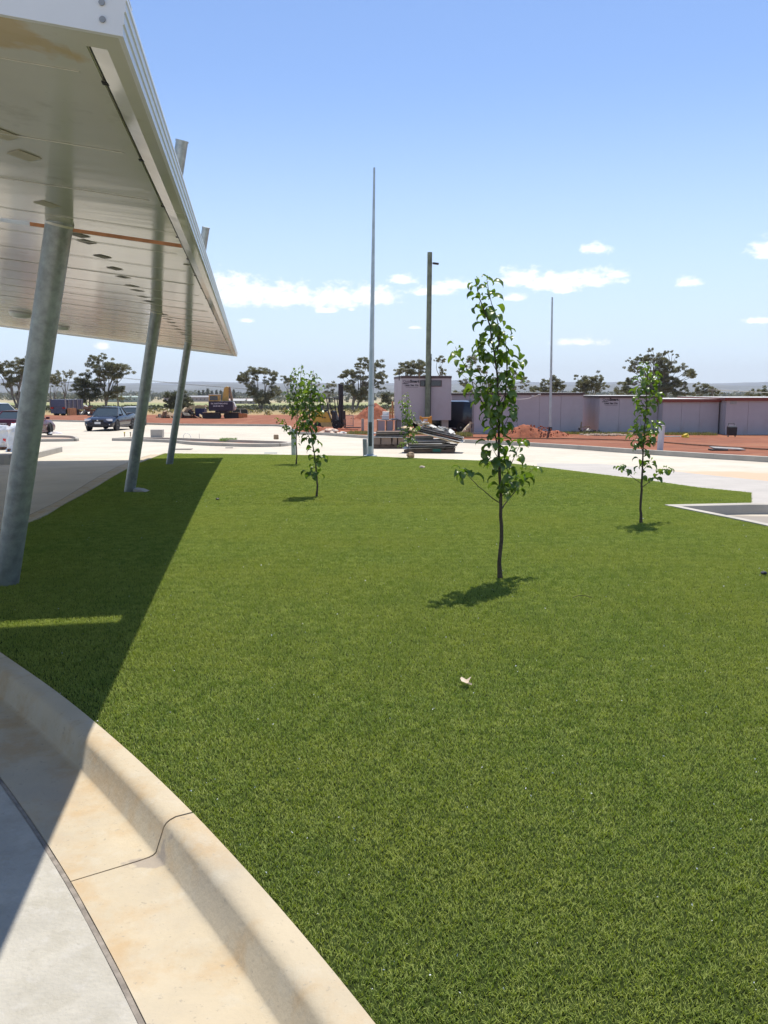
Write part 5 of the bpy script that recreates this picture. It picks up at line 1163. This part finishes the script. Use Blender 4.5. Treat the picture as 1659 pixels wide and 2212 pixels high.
p = hit(1032, 941); o = MB().box((0,0,.03), (.55,.3,.05)).build('pale_slab', M['pinkwrap'], None); o.location = (p.x, p.y+.3, p.z+.10); tag(o, 'flat pale slab on the soil just right of the dog', 'slab')

# ---------------------------------------------------------------- planted islands on the forecourt
def island(pxs, label, hgt=.13, zin=-.02):
    L = [hit(x, y, lambda Y: zg(Y)+hgt) for x, y in pxs]; L = catmull([(q.x,q.y) for q in L] + [(L[0].x, L[0].y)], 4)
    kerb('kerb', [(q.x,q.y) for q in L], [(0,-.1),(0,1.0),(.13,1.0),(.15,.92),(.165,.0),(.165,-.1)][::-1], lambda y: zg(y)+hgt, zg, M['kerb_far'], seg=2.4, step=.3, side=-1)
    s = sheet('soil_fill', [(q.x,q.y) for q in L[:-1]], zg, M['soil_fill'], dy=2, off=.02); tag(s, kind='structure'); return L
M['soil_fill'] = mat('dusty_fill', (.42,.33,.25), .95, var=.25, scale=5, bump=.6, bscale=20); overlay(M['soil_fill'], (.40,.20,.13), 1.2, .5, .62, .7)
island([(246,946),(300,947),(378,950),(421,954),(500,957),(560,958),(600,957.5),(622,955),(600,953),(540,951),(470,949),(400,946.5),(340,945),(280,944.8)], 'mid')
island([(-200,949),(0,948.5),(90,948),(140,947.5),(163,946.5),(149,941),(90,940),(0,939),(-200,938)], 'left')
weeds('weeds', [band(478,955,508,955.5,.7)], 'patch of bright green weeds growing in the middle kerbed island', 500, .12, 9, leafmat('green_weed', (.10,.20,.03), (.18,.26,.06), attr='tint'))
p = hit(338, 945); o = MB().box((0,0,.19), (.62,.4,.40)).build('concrete_block', M['path'], None, bevel=.01); o.location = (p.x, p.y+.2, p.z+.02); tag(o, 'large grey concrete block on the middle island between two canopy columns', 'block')
p = hit(596, 953.5); o = MB().box((0,0,.12), (.22,.22,.22), rz=.3, taper=.9).build('stone_block', M['timber'], None, bevel=.03); o.location = (p.x, p.y+.1, p.z+.08); tag(o, 'brown stone block at the right end of the middle island', 'block')
p = hit(402, 951); m = MB(); m.tube([(-.17,0,0),(-.16,0,.18),(-.08,0,.27),(.03,.02,.27),(.13,.05,.20),(.18,.06,.06)], .013, 6); o = m.build('bent_conduit', M['plate'], None, smooth=True); o.location = p+Vector((0,.2,.05)); tag(o, 'arched pale conduit sticking out of the middle island', 'conduit')
p = hit(430, 950); o = MB().tube([(0,0,0),(-.01,0,.30)], .01, 5).build('rod', M['steel'], None); o.location = p+Vector((0,.1,0)); tag(o, 'thin upright steel rod in the middle island, right of the arched conduit', 'rod')
for px, lab in ((268,'marker peg with yellow top at the left tip of the middle island'),(281,'duller marker peg right of the yellow topped peg')):
    p = hit(px, 944.5); r = empty('marker_peg', p+Vector((0,.1,.03)), 0, lab, 'peg', 'marker pegs on the island'); MB().box((0,0,.09), (.04,.04,.18)).build('stake', M['timber'], r); MB().box((0,0,.21), (.06,.06,.07)).build('top', mat('peg_yellow', (.6,.5,.05), .6) if px == 268 else M['board_grey'], r)
# loose kerb upstand on the left and formwork
a = hit(135, 976); b = hit(20, 1004)
kerb('kerb', [(a.x,a.y),((a.x+b.x)/2,(a.y+b.y)/2+.05),(b.x,b.y)], prof3, lambda y: zg(y)+.17, zg, M['kerb_far'], seg=3, step=.35, side=-1)
p = hit(14, 1003); r = empty('formwork_box', (p.x-.1, p.y+.15, p.z), R(8), 'concrete kerb end with black formwork bracket at the left edge', 'formwork'); MB().box((-.1,0,.12), (.55,.5,.26)).build('concrete_end', M['path'], r, bevel=.01)
for P in ([(.22,-.2,.0),(.22,-.2,.26)],[(.28,-.2,.24),(.62,-.2,.02)],[(.28,-.2,.02),(.28,-.2,.26)],[(.28,-.2,.02),(.62,-.2,.02)]): MB().tube(P, .014, 6).build('bracket_bar', M['dark'], r)
# wrapped pallets of pavers
mred = mat('red_print', (.60,.03,.03), .5)
for i, (px, py, w, d, h, lab, tp) in enumerate(((5,972,.55,.6,.80,'tall pallet of pavers in white plastic wrap at the very left edge',.85),(28,976,.52,.6,.92,'tilted bundle in torn clear plastic with red print, left of the nearest column',.75),(95,941,.75,.8,.66,'slumped white plastic wrapped bundle just right of the nearest column',.35),(112,942,.9,.5,.10,'flat crumpled plastic beside the slumped bundle on the left island',.7))):
    p = hit(px, py); o = crumple('wrapped_bundle', (p.x, p.y+d/2, p.z+(.12 if i > 1 else 0)), w, d, h, lab, 'bundle', M['plastic'], 10+i, tp, 'plastic wrapped bundles on the left', folds=4.5, amp=.35)
    if i < 2:
        k = MB().box((.05*i+.08,-d/2*.93,h*.42), (.10,.01,.13), ry=.2).build('red_label', mred, o)
        for j in range(4): MB().box((-.15+.1*j,-d/2*.95,.06), (.08,.05,.09)).build('paver', M['brown'], o)
p = hit(2, 985); o = crumple('blue_wrap', (p.x,p.y,p.z), .35, .3, .06, 'scrap of light blue plastic at the left edge', 'plastic sheeting', mat('light_blue', (.25,.50,.62), .5), 31, .5)
# steel grate by the lawn edge, dark stick
p = hit(387, 972, zg); o = MB().box((0,0,.006), (.75,.5,.012)).build('drain_grate', mat('drain_grate', (.16,.145,.12), .7, metal=.3), None); o.location = p+Vector((0,.3,.004)); tag(o, 'dark rectangular drain grate on the concrete behind the farthest column', 'drain grate')
p = hit(230, 978, zg); o = MB().box((0,0,.012), (.35,.06,.024), rz=.1).build('timber_offcut', M['timber'], None); o.location = hit(117, 951)+Vector((0,0,.003)); tag(o, 'small timber offcut on the forecourt left of the second column', 'offcut')
o = MB().box((0,0,.012), (.28,.10,.024), rz=.2).build('timber_offcut', M['board_grey'], None); o.location = hit(495, 968)+Vector((0,0,.003)); tag(o, 'grey offcut on the pale concrete in front of the middle island', 'offcut')
o = MB().box((0,0,.012), (.42,.05,.024), rz=-.03).build('timber_offcut', mat('blue_strip', (.35,.48,.50), .5), None); o.location = hit(585, 979.5, zl2)+Vector((0,0,.003)); tag(o, 'pale blue strip lying at the far edge of the lawn left of the bushy tree', 'offcut')
p = hit(887, 988, zl2); o = MB(); blob(o, (0,0,.07), .13, 7, .75, 3); o = o.build('sandstone_rock', M['timber'], None); o.location = p; tag(o, 'rough orange brown rock behind the smallest young tree', 'rock')
# mesh fence panel and shade-cloth fence
def fence_panel(px0, px1, pyt, pyb, label, nb, infill=None):
    a = hit(px0, pyb); Y = a.y; b = at(px1, pyb, Y); H_ = at(px0, pyt, Y).z-a.z; w = b.x-a.x; r = empty('fence_panel', a, 0, label, 'fence')
    for x in (0, w): MB().box((x,0,H_/2), (.05,.04,H_)).build('post', M['steel'], r)
    for z in (.15, H_): MB().box((w/2,0,z), (w,.03,.04)).build('rail', M['steel'], r)
    if infill: MB().box((w/2,-.03,H_/2), (w-.06,.01,H_-.2)).build('shade_cloth', infill, r)
    else:
        for i in range(1, nb): MB().box((w*i/nb,0,H_/2+.07), (.012,.012,H_-.2)).build('wire_bar', M['steel'], r)
    return r
fence_panel(746, 763, 897, 924, 'pale wire mesh fence panel right of the forklift forks', 9)
sc_ = mat('shade_cloth', (.03,.04,.035), .9, var=.2)
for i, (x0, x1) in enumerate(((489,502),(503,519),(520,535))): fence_panel(x0, x1, 883, 895, ['dark shade cloth fence panel nearest the excavator','middle panel of the dark shade cloth fence behind the excavator','right hand panel of the dark shade cloth fence behind the excavator'][i], 2, sc_)
# demolition debris left of the excavator
def debris(px, py, w, n, label, mats, seed, hmax, yd=0):
    p = hit(px, py); r = empty('debris_pile', (p.x, p.y+yd, p.z), 0, label, 'debris', 'debris piles beyond the forecourt'); rr = random.Random(seed)
    for i in range(n):
        x = rr.gauss(0,w*.25); z = abs(rr.gauss(.2,.35))*hmax*max(.2,1-abs(x)/(w*.6)); MB().box((x, rr.gauss(0,.4), z), (rr.uniform(.3,1.1), rr.uniform(.2,.8), rr.uniform(.04,.35)), rz=rr.uniform(0,3), ry=rr.gauss(0,.5), rx=rr.gauss(0,.5)).build('rubble_piece', M[rr.choice(mats)], r)
    return r
debris(360, 905, 1.5, 14, 'low dark debris pile left of the third column', ['board_dark','brown','timber'], 1, .8)
debris(404, 905, 2.6, 34, 'big brown and cream debris pile between the third column and the excavator', ['brown','timber','board_dark','ply','brown','board_dark'], 2, 1.6)
debris(190, 897, 3.0, 22, 'dark scrap steel pile right of the tip truck', ['board_dark','brown','steel','board_dark'], 5, 1.1)
p = hit(430, 905); r = empty('skip_bin', (p.x, p.y+1, p.z), 0, 'dark blue bin with cream sheets on top beside the debris pile', 'skip bin'); MB().box((0,0,.5), (.85,1.2,1.0), taper=1.08).build('bin', mat('navy_bin', (.02,.03,.10), .5), r); MB().box((-.35,0,1.12), (1.8,1.2,.08), ry=-.08).build('sheet', M['ply'], r); MB().box((-.3,.1,1.24), (1.6,1.0,.07), ry=-.04).build('sheet', M['ply'], r)
# ================================================================ GUM TREES
M['gum_leaf'] = leafmat('gum_foliage', (.100,.105,.052), (.225,.210,.120), trans=.22, rough=.5, attr='tint', gloss=.05)
M['gum_dark'] = leafmat('dark_gum_foliage', (.060,.068,.038), (.135,.135,.080), trans=.2, rough=.5, attr='tint', gloss=.04)
M['gum_bark'] = mat('gum_bark', (.20,.17,.14), .85, var=.35, scale=.8)
def leafy(me, tint, c, rad, n, rr, s, flat=.75, base=.5):
    for _ in range(n):
        d = Vector((rr.gauss(0,1), rr.gauss(0,1), rr.gauss(0,1))).normalized()*(rr.random()**.45); q = c+Vector((d.x*rad, d.y*rad, d.z*rad*flat)); 
        a = Vector((rr.gauss(0,1),rr.gauss(0,1),rr.gauss(0,1))).normalized()*s*rr.uniform(.6,1.4); b = Vector((rr.gauss(0,1),rr.gauss(0,1),rr.gauss(0,.6))).normalized()*s*rr.uniform(.35,.8)
        me.add([q-a, q+b, q+a, q-b], [(0,1,2,3)]); t = min(1,max(0, base+rr.gauss(0,.22))); tint += [t]*4
def limb(me, a, b, r0, r1, rr, bend=.08, n=6):
    L = (b-a).length; P = []
    off = Vector((rr.gauss(0,1),rr.gauss(0,1),rr.gauss(0,.3)))*L*bend
    for i in range(n+1): t = i/n; P.append(a+(b-a)*t+off*math.sin(t*math.pi)+Vector((0,0,-L*.06*math.sin(t*math.pi))))
    me.tube(P, [r0+(r1-r0)*i/n for i in range(n+1)], 6); return P
def gum(puffs, basepx, Y, label, seed, mat_='gum_leaf', forks=1, dens=1.0, name='gum_tree', zb=None, trunk_w=1.0, leafsize=None, group='gum trees beyond the site'):
    """puffs = [(px,py,rpx[,depth])] foliage clumps in picture units at distance Y"""
    rr = random.Random(seed); zb = zg(Y) if zb is None else zb; base = at(basepx, 880, Y); base.z = zb; root = empty(name, base, 0, label, 'tree', group); m2 = Y/F
    fol = MB(); tint = []; wood = MB(); hgt = max(at(p[0],p[1],Y).z for p in puffs)-zb
    trunks = []
    fx = sum(p[0] for p in puffs)/len(puffs)
    for k in range(forks):
        topx = fx + (k-(forks-1)/2)*16; fork = at(basepx+(topx-basepx)*.45, 880, Y); fork.z = zb+hgt*rr.uniform(.30,.42); b0 = base+Vector((rr.uniform(-.3,.3) if forks > 1 else 0, 0, -.2))
        limb(wood, b0-base, fork-base, .028*hgt*trunk_w, .018*hgt*trunk_w, rr, .04); trunks.append(fork)
    for (px, py, r) in [p[:3] for p in puffs]:
        dy = rr.gauss(0, 1)*8*m2; c = at(px, py, Y+dy); rad = r*m2*1.12; f = min(trunks, key=lambda t: abs(t.x-c.x))
        mid = f+(c-f)*.5+Vector((0,0,.1*hgt*rr.random())); limb(wood, f-base, mid-base, .011*hgt*trunk_w, .007*hgt*trunk_w, rr, .05, 4); limb(wood, mid-base, c-base-Vector((0,0,rad*.2)), .007*hgt*trunk_w, .002*hgt, rr, .1, 4)
        # each clump is several tufts with gaps between
        nt_ = max(4, int(10*(r/9)**1.2)); s = leafsize or .85*m2*1.55
        for _ in range(nt_):
            q = c+Vector((rr.gauss(0,.58)*rad, rr.gauss(0,.55)*rad, rr.gauss(.05,.40)*rad)); tr_ = rad*rr.uniform(.34,.58)
            leafy(fol, tint, q-base, tr_, int(46*dens*(tr_/(3.2*m2))**1.6)+8, rr, s, .62, rr.uniform(.25,.8))
    o = fol.build('crown', M[mat_], root); a_ = o.data.attributes.new('tint', 'FLOAT', 'POINT'); a_.data.foreach_set('value', tint); wood.build('trunk', M['gum_bark'], root, smooth=True); return root
# crop helper: 1 picture unit = 1 px of the full view
def cr(L, f): return [(*f(x, y), r) for (x, y, r) in L]
c1 = lambda x, y: ((x*.3737)/1.4756, (1050+y*.3737)/1.4756)
c2 = lambda x, y: ((560+x*.3737)/1.4756, (1100+y*.3737)/1.4756)
c3 = lambda x, y: ((980+x*.3737)/1.4756, (1100+y*.3737)/1.4756)
c4 = lambda x, y: ((1500+x*.3014)/1.4756, (1050+y*.3014)/1.4756)
c5 = lambda x, y: ((1900+x*.3303)/1.4756, (1050+y*.3303)/1.4756)
gum(cr([(0,310,9),(70,290,9),(130,310,12),(200,280,12),(240,260,9),(60,370,11),(110,430,14),(180,380,12),(230,360,10),(20,360,8),(170,560,9),(-60,330,12),(90,460,10)], c1), 42, 150, 'tall dense gum tree at the left edge behind the white vehicle', 1, forks=3)
gum(cr([(430,420,10),(480,410,10),(510,450,7),(450,470,8)], c1), 112, 150, 'dense low crowned gum just right of the nearest canopy column', 2, forks=2)
gum(cr([(500,380,7),(550,370,7),(615,365,7),(575,410,7),(540,480,5)], c1), 139, 155, 'thin sparse gum with wispy top behind the tip truck', 3, forks=1, dens=.5)
gum(cr([(740,400,10),(700,450,13),(680,470,12),(720,520,13),(700,570,13),(790,500,14),(800,570,11),(830,440,12),(830,530,10)], c1), 190, 165, 'dark round gum directly behind the left side of the ute', 4, mat_='gum_dark', forks=2)
gum(cr([(780,250,9),(840,250,8),(885,245,7),(770,290,8),(830,350,12),(880,330,12),(940,310,12),(990,330,12),(1040,320,10),(900,400,13),(960,400,12),(1060,370,10),(1000,380,10),(880,490,7),(950,560,13),(990,520,11),(1030,520,10)], c1), 229, 165, 'tall spreading gum behind the dark ute, left of the second column', 5, forks=2)
gum(cr([(1450,590,12),(1520,570,13),(1580,600,11),(1490,640,12),(1560,640,11),(1440,650,8),(1600,640,9)], c1), 382, 170, 'low rounded bush tree behind the third canopy column', 6, mat_='gum_dark', forks=2, dens=1.3, name='bush')
gum(cr([(560,310,10),(600,260,10),(560,260,7),(650,220,10),(620,300,10),(700,230,10),(760,225,10),(820,240,10),(850,280,9),(700,280,8),(640,350,9),(540,290,7),(780,320,9),(850,360,10),(870,390,8),(640,400,10),(690,400,10),(740,430,12),(800,440,11),(760,480,12),(720,470,10),(830,420,8)], c2), 567, 190, 'broad umbrella shaped gum left of the young tree pair, in the far field', 7, forks=3)
gum(cr([(920,280,7),(960,300,9),(940,330,6),(1000,290,7)], c2), 628, 195, 'small leaning gum clump seen just left of the bushy young tree', 8, dens=.9)
gum(cr([(1190,290,7),(1210,330,6),(1180,360,6)], c2), 676, 190, 'pale wispy gum behind the leaning young tree', 18, dens=.5)
gum(cr([(1300,350,7),(1340,330,7),(1290,400,7),(1330,400,6)], c2), 708, 185, 'thin gum just behind the forklift mast', 9, dens=.7)
gum(cr([(450,150,9),(500,140,9),(440,180,7),(330,250,10),(300,270,8),(380,240,10),(430,230,10),(480,280,10),(390,300,9),(330,350,10),(370,380,11),(430,420,12),(490,400,13),(550,210,10),(600,180,11),(640,250,8),(600,260,10),(560,290,10),(640,290,7),(630,340,9),(500,340,9),(450,470,8)], c3), 762, 160, 'tall gum group behind the tall steel pole and the soil heap', 10, forks=3)
gum(cr([(670,430,10),(700,460,9),(660,470,8),(690,490,6)], c3), 834, 170, 'dark small bushy gum between the soil heap and the raised hut', 11, mat_='gum_dark')
gum(cr([(800,210,9),(790,240,8),(850,180,10),(900,160,11),(950,160,11),(990,180,9),(960,230,10),(890,230,10),(850,240,8)], c3), 892, 140, 'gum crown rising right above the raised hut roof', 12, forks=2)
gum(cr([(1135,120,8),(1110,120,5),(1160,130,5),(1150,220,7),(1155,255,6)], c3), 950, 145, 'slender gum with a small round tuft, right of the timber pole', 13, dens=.9)
gum([(994,805,8),(1000,830,9),(1010,790,7),(990,850,8),(1022,778,10),(1045,776,9),(1040,800,10),(1060,830,10),(1080,780,8),(1100,806,10),(1118,812,10),(1130,822,8),(1136,832,6),(1125,838,6),(1110,838,6),(1010,845,10)], 1060, 140, 'wide gum behind the tallest young tree, drooping to the right', 14, forks=3)
gum(cr([(660,640,7),(690,630,7),(630,650,5)], c4), 1150, 150, 'tiny gum crown peeping over the longest hut, left of the light pole', 15)
gum(cr([(745,620,8),(760,590,6),(820,560,8),(870,540,10),(910,570,9),(870,610,11),(950,610,9),(980,600,6),(910,640,9),(780,640,8)], c4), 1192, 150, 'rounded gum crown behind the slim light pole', 16, forks=2)
gum(cr([(1105,500,5),(1130,500,4),(1180,560,9),(1230,530,10),(1290,530,10),(1350,540,9),(1400,580,8),(1420,600,6),(1160,620,9),(1230,600,12),(1300,600,12),(1350,620,9),(1120,655,7),(1250,645,9)], c4), 1270, 150, 'compact gum with a stray tuft upper left, above the low signed hut', 17, forks=2)
gum(cr([(310,300,5),(510,205,5),(545,200,5),(350,320,8),(330,370,9),(390,300,8),(440,300,9),(500,280,10),(560,290,12),(610,320,10),(660,240,6),(690,225,5),(735,225,5),(775,255,5),(700,320,10),(720,380,10),(650,370,12),(780,390,8),(850,400,10),(900,430,11),(920,450,7),(400,380,8),(420,410,8),(660,450,14),(700,480,12),(600,430,12),(560,500,12),(250,530,9),(300,510,9),(360,500,9),(220,600,9),(280,590,10),(340,600,9),(740,520,12),(800,530,9),(860,540,8),(620,560,14),(700,590,12),(560,600,12),(780,610,9),(850,610,9),(890,620,7),(480,600,10)], c5), 1420, 150, 'very large gum spreading above the huts behind the right hand young tree', 19, forks=4)
gum(cr([(950,540,6),(970,580,7),(1040,540,8),(1070,545,6),(1000,600,8),(1060,600,8),(1110,600,9),(1160,610,7),(980,630,7)], c5), 1525, 160, 'low gum group above the red trimmed huts, right of the very large gum', 20, forks=2)
gum(cr([(1465,620,7),(1490,630,5)], c5), 1617, 160, 'small low gum crown over the rightmost hut roof', 21); gum(cr([(1560,620,8),(1600,600,9),(1640,615,8),(1700,620,9)], c5), 1650, 160, 'gum crown at the right edge above the hut roof', 22)

# scrub band, far tree belts
def belt(name, label, Y0, Y1, x0, x1, n, r0, r1, s, mat_, seed, cat='trees', flat=.8, zoff=0, dens=26, gapf=None):
    rr = random.Random(seed); me = MB(); tint = []
    for _ in range(n):
        Y = rr.uniform(Y0, Y1); x = rr.uniform(x0, x1)*Y
        if gapf and not gapf(x, Y, rr): continue
        rad = rr.uniform(r0, r1); c = Vector((x, Y, zg(Y)+rad*flat*.8+zoff)); leafy(me, tint, c, rad, dens, rr, s*rr.uniform(.8,1.2), flat, rr.uniform(.2,.7))
    o = me.build(name, M[mat_], None); a_ = o.data.attributes.new('tint', 'FLOAT', 'POINT'); a_.data.foreach_set('value', tint); tag(o, label, cat, kind='stuff'); return o
belt('scrub', 'dark low scrub band between the red soil and the green field', 235, 330, -.5, .1, 1100, .5, 1.25, .45, 'gum_dark', 1, 'scrub', .6)
belt('scrub', 'grey green scrub behind the huts on the right', 240, 330, .1, .55, 400, .5, 1.3, .45, 'gum_dark', 21, 'scrub', .6)
belt('dry_bushes', 'scattered dry bushes and tussocks at the back of the red soil', 100, 200, -.5, .5, 260, .25, .7, .22, 'weedy', 2, 'bushes', .6) if 'weedy' in M else None
M['weedy'] = leafmat('dry_tussock', (.17,.15,.07), (.30,.24,.12), attr='tint')
belt('dry_tussocks', 'dry tussocks scattered at the back of the red soil', 98, 200, -.5, .5, 420, .25, .75, .22, 'weedy', 2, 'grass', .6, dens=18)
belt('far_tree_belt', 'distant blue green belt of trees beyond the fields', 1050, 1250, -.55, .55, 620, 2.5, 6, 1.8, 'gum_dark', 3, flat=.9, gapf=lambda x, Y, r: noise.noise((x*.004, 0, 2))+.25 > r.uniform(-.2,.3))
belt('far_tree_belt', 'farther hazy wooded rise under the hills', 1700, 2300, -.6, .6, 900, 4, 8.5, 3.2, 'gum_dark', 4, flat=.9)
belt('field_trees', 'small dark trees dotted along the field boundary', 700, 900, -.5, .3, 90, 2, 5, 1.5, 'gum_dark', 5, flat=.9, gapf=lambda x, Y, r: noise.noise((x*.01, 0, 5)) > 0)
# row of dark conifers left of the broad gum
p0 = at(430, 855, 950); p1 = at(505, 855, 950)
for i in range(9):
    t = i/8; x = p0.x+(p1.x-p0.x)*t; me = MB(); tint = []; rr = random.Random(60+i); h = rr.uniform(11,16); root = empty('conifer', (x, 950, zg(950)), 0, ['first conifer from the left in the far row behind the excavator','second conifer from the left in the far row behind the excavator','third conifer from the left in the far row behind the excavator','fourth conifer from the left in the far row behind the excavator','middle conifer of the far row behind the excavator','fourth conifer from the right in the far row behind the excavator','third conifer from the right in the far row behind the excavator','second conifer from the right in the far row behind the excavator','last conifer on the right of the far row behind the excavator'][i], 'tree', 'row of conifers far behind the excavator')
    for k in range(8): leafy(me, tint, Vector((0,0,h*(.12+.8*k/8))), h*.24*(1-k/9), 26, rr, 1.4, 1, rr.uniform(.1,.5))
    o = me.build('crown', M['gum_dark'], root); a_ = o.data.attributes.new('tint', 'FLOAT', 'POINT'); a_.data.foreach_set('value', tint); MB().tube([(0,0,0),(0,0,h*.4)], .3, 5).build('trunk', M['gum_bark'], root)

# ================================================================ FAR BUILDINGS
M['far_wall'] = mat('far_wall', (.30,.24,.22), .8, var=.1); M['far_roof_red'] = mat('far_red_roof', (.42,.26,.22), .7, var=.15, scale=.1); M['far_roof_pale'] = mat('far_pale_roof', (.42,.41,.39), .5, var=.1, scale=.1); M['far_grey'] = mat('far_grey_roof', (.26,.26,.26), .6, var=.1); M['far_green'] = mat('far_green_shed', (.30,.36,.31), .6, var=.1)
def far_house(px, Y, w, d, h, rh, roofm, label, group=None, rz=0, wall='far_wall', name='house', cat='house'):
    p = at(px, 860, Y); r = empty(name, (p.x, Y, zg(Y)), rz, label, cat, group)
    MB().box((0,0,h/2), (w,d,h)).build('wall', M[wall], r); MB().prism([(-d/2-.5,h),(0,h+rh),(d/2+.5,h)], 'X', -w/2-.5, w/2+.5).build('roof', M[roofm], r)
    for k in range(max(1,int(w//4))): MB().box((-w/2+2+4*k,-d/2-.03,h*.55), (1.4,.06,1.0)).build('window', M['glass_dark'], r)
    return r
for i, (px, Y, w, rf, lab) in enumerate(((518,620,14,'far_roof_pale','long pale roofed house, leftmost of the far housing row'),(531,640,11,'far_roof_red','pink red roofed house behind the pale roofed ones in the far row'),(545,600,9,'far_roof_pale','small bright roofed house in the middle of the far row'),(553,640,11,'far_roof_red','dull red roofed house right of the small bright one'),(568,630,13,'far_roof_pale','pale roofed house seen behind the broad gum trunk'),(505,650,12,'far_roof_red','red roofed house at the left end above the excavator boom'))):
    far_house(px, Y, w*.62, 6, 2.0, 1.5, rf, lab, 'far houses beyond the field', R(-10+7*i))
far_house(405, 900, 46, 14, 4.5, 1.5, 'far_grey', 'long grey far shed to the left of the third column', 'far sheds', 0, 'far_wall', 'shed', 'shed')
far_house(278, 820, 38, 12, 4.5, 1.2, 'far_green', 'long pale green far shed between the first two gums and second column', 'far sheds', 0, 'far_green', 'shed', 'shed')
# power pole and lines
def ppole(px, Y, ytop, label):
    p = at(px, 870, Y); top = at(px, ytop, Y).z; z0 = zg(Y); r = empty('power_pole', (p.x, Y, z0), 0, label, 'power pole', 'power poles carrying the lines'); MB().tube([(0,0,-.3),(0,0,top-z0)], [.17,.12], 8).build('pole', M['gum_bark'], r); MB().box((0,0,top-z0-.5), (1.9,.12,.12)).build('crossarm', M['gum_bark'], r)
    for x in (-.8,0,.8): MB().tube([(x,0,top-z0-.44),(x,0,top-z0-.25)], .05, 6).build('insulator', M['steel'], r)
    return Vector((p.x, Y, top-.3))
a = ppole(255, 175, 812, 'slim power pole rising beside the spreading gum behind the ute'); b = ppole(1215, 260, 842, 'low distant power pole behind the huts by the light pole'); c = ppole(1538, 150, 838, 'power pole tip above the red trimmed huts'); d_ = ppole(-420, 160, 800, 'power pole outside the left edge'); e_ = ppole(2300, 120, 815, 'power pole outside the right edge')
bpy.data.objects.remove
def wire(p, q, label, sag=2.0, off=.8):
    m = MB()
    for x in (-off, 0, off): m.tube([p*(1-t)+q*t+Vector((x,0,-sag*4*t*(1-t))) for t in [i/14 for i in range(15)]], .022, 3)
    tag(m.build('power_line', M['dark'], None), label, 'power line')
wire(d_, a, 'thin power lines at the left behind the columns'); wire(a, b, 'thin power lines crossing behind the young trees', 2.5); wire(b, c, 'thin power lines just above the hut roofs'); wire(c, e_, 'thin power lines leaving at the right edge', 1.2)
# ================================================================ HILLS
def hills(name, Y, hb, amp, col, seed, z0=-14):
    v = []; f = []; n = 160; x0 = -Y*1.3; x1 = Y*1.3
    for j in range(5):
        t = j/4
        for i in range(n+1):
            x = x0+(x1-x0)*i/n; h = (hb+amp*noise.noise((x/Y*6+seed,seed,0))+amp*.5*noise.noise((x/Y*17+seed,3,0))+amp*.14*noise.noise((x/Y*50,seed,1)))
            v.append((x, Y+t*Y*.25, z0+max(2,h)*math.sin(t*math.pi/2)*(1+.05*noise.noise((i*.3,j*1.0,seed)))))
    for j in range(4):
        for i in range(n): a = j*(n+1)+i; f.append((a,a+1,a+n+2,a+n+1))
    me = bpy.data.meshes.new(name); me.from_pydata(v, [], f); me.polygons.foreach_set('use_smooth', [True]*len(f)); me.materials.append(mat(name+'_cover', col, .95, var=.35, scale=.004, detail=8)); tag(link_mesh(name, me), kind='structure')
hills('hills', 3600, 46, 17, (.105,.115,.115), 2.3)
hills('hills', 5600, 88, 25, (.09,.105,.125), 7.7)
HAZE = .00010
# ================================================================ HAZE
hz_ = bpy.data.meshes.new('haze'); m = MB(); m.box((0, 3900, 88), (20000, 8600, 260)); ho = m.build('haze', None, None); ho['kind'] = 'stuff'; tag(ho, 'thin pale summer haze over the plain', 'haze')
hm = bpy.data.materials.new('haze_air'); hm.use_nodes = True; t = hm.node_tree; t.nodes.clear(); ov = N(t, 'ShaderNodeOutputMaterial'); pvn = N(t, 'ShaderNodeVolumePrincipled'); pvn.inputs['Density'].default_value = HAZE; pvn.inputs['Color'].default_value = (.92,.96,1.0,1); pvn.inputs['Anisotropy'].default_value = .0
t.links.new(pvn.outputs[0], ov.inputs['Volume']); ho.data.materials.append(hm); ho.visible_shadow = True
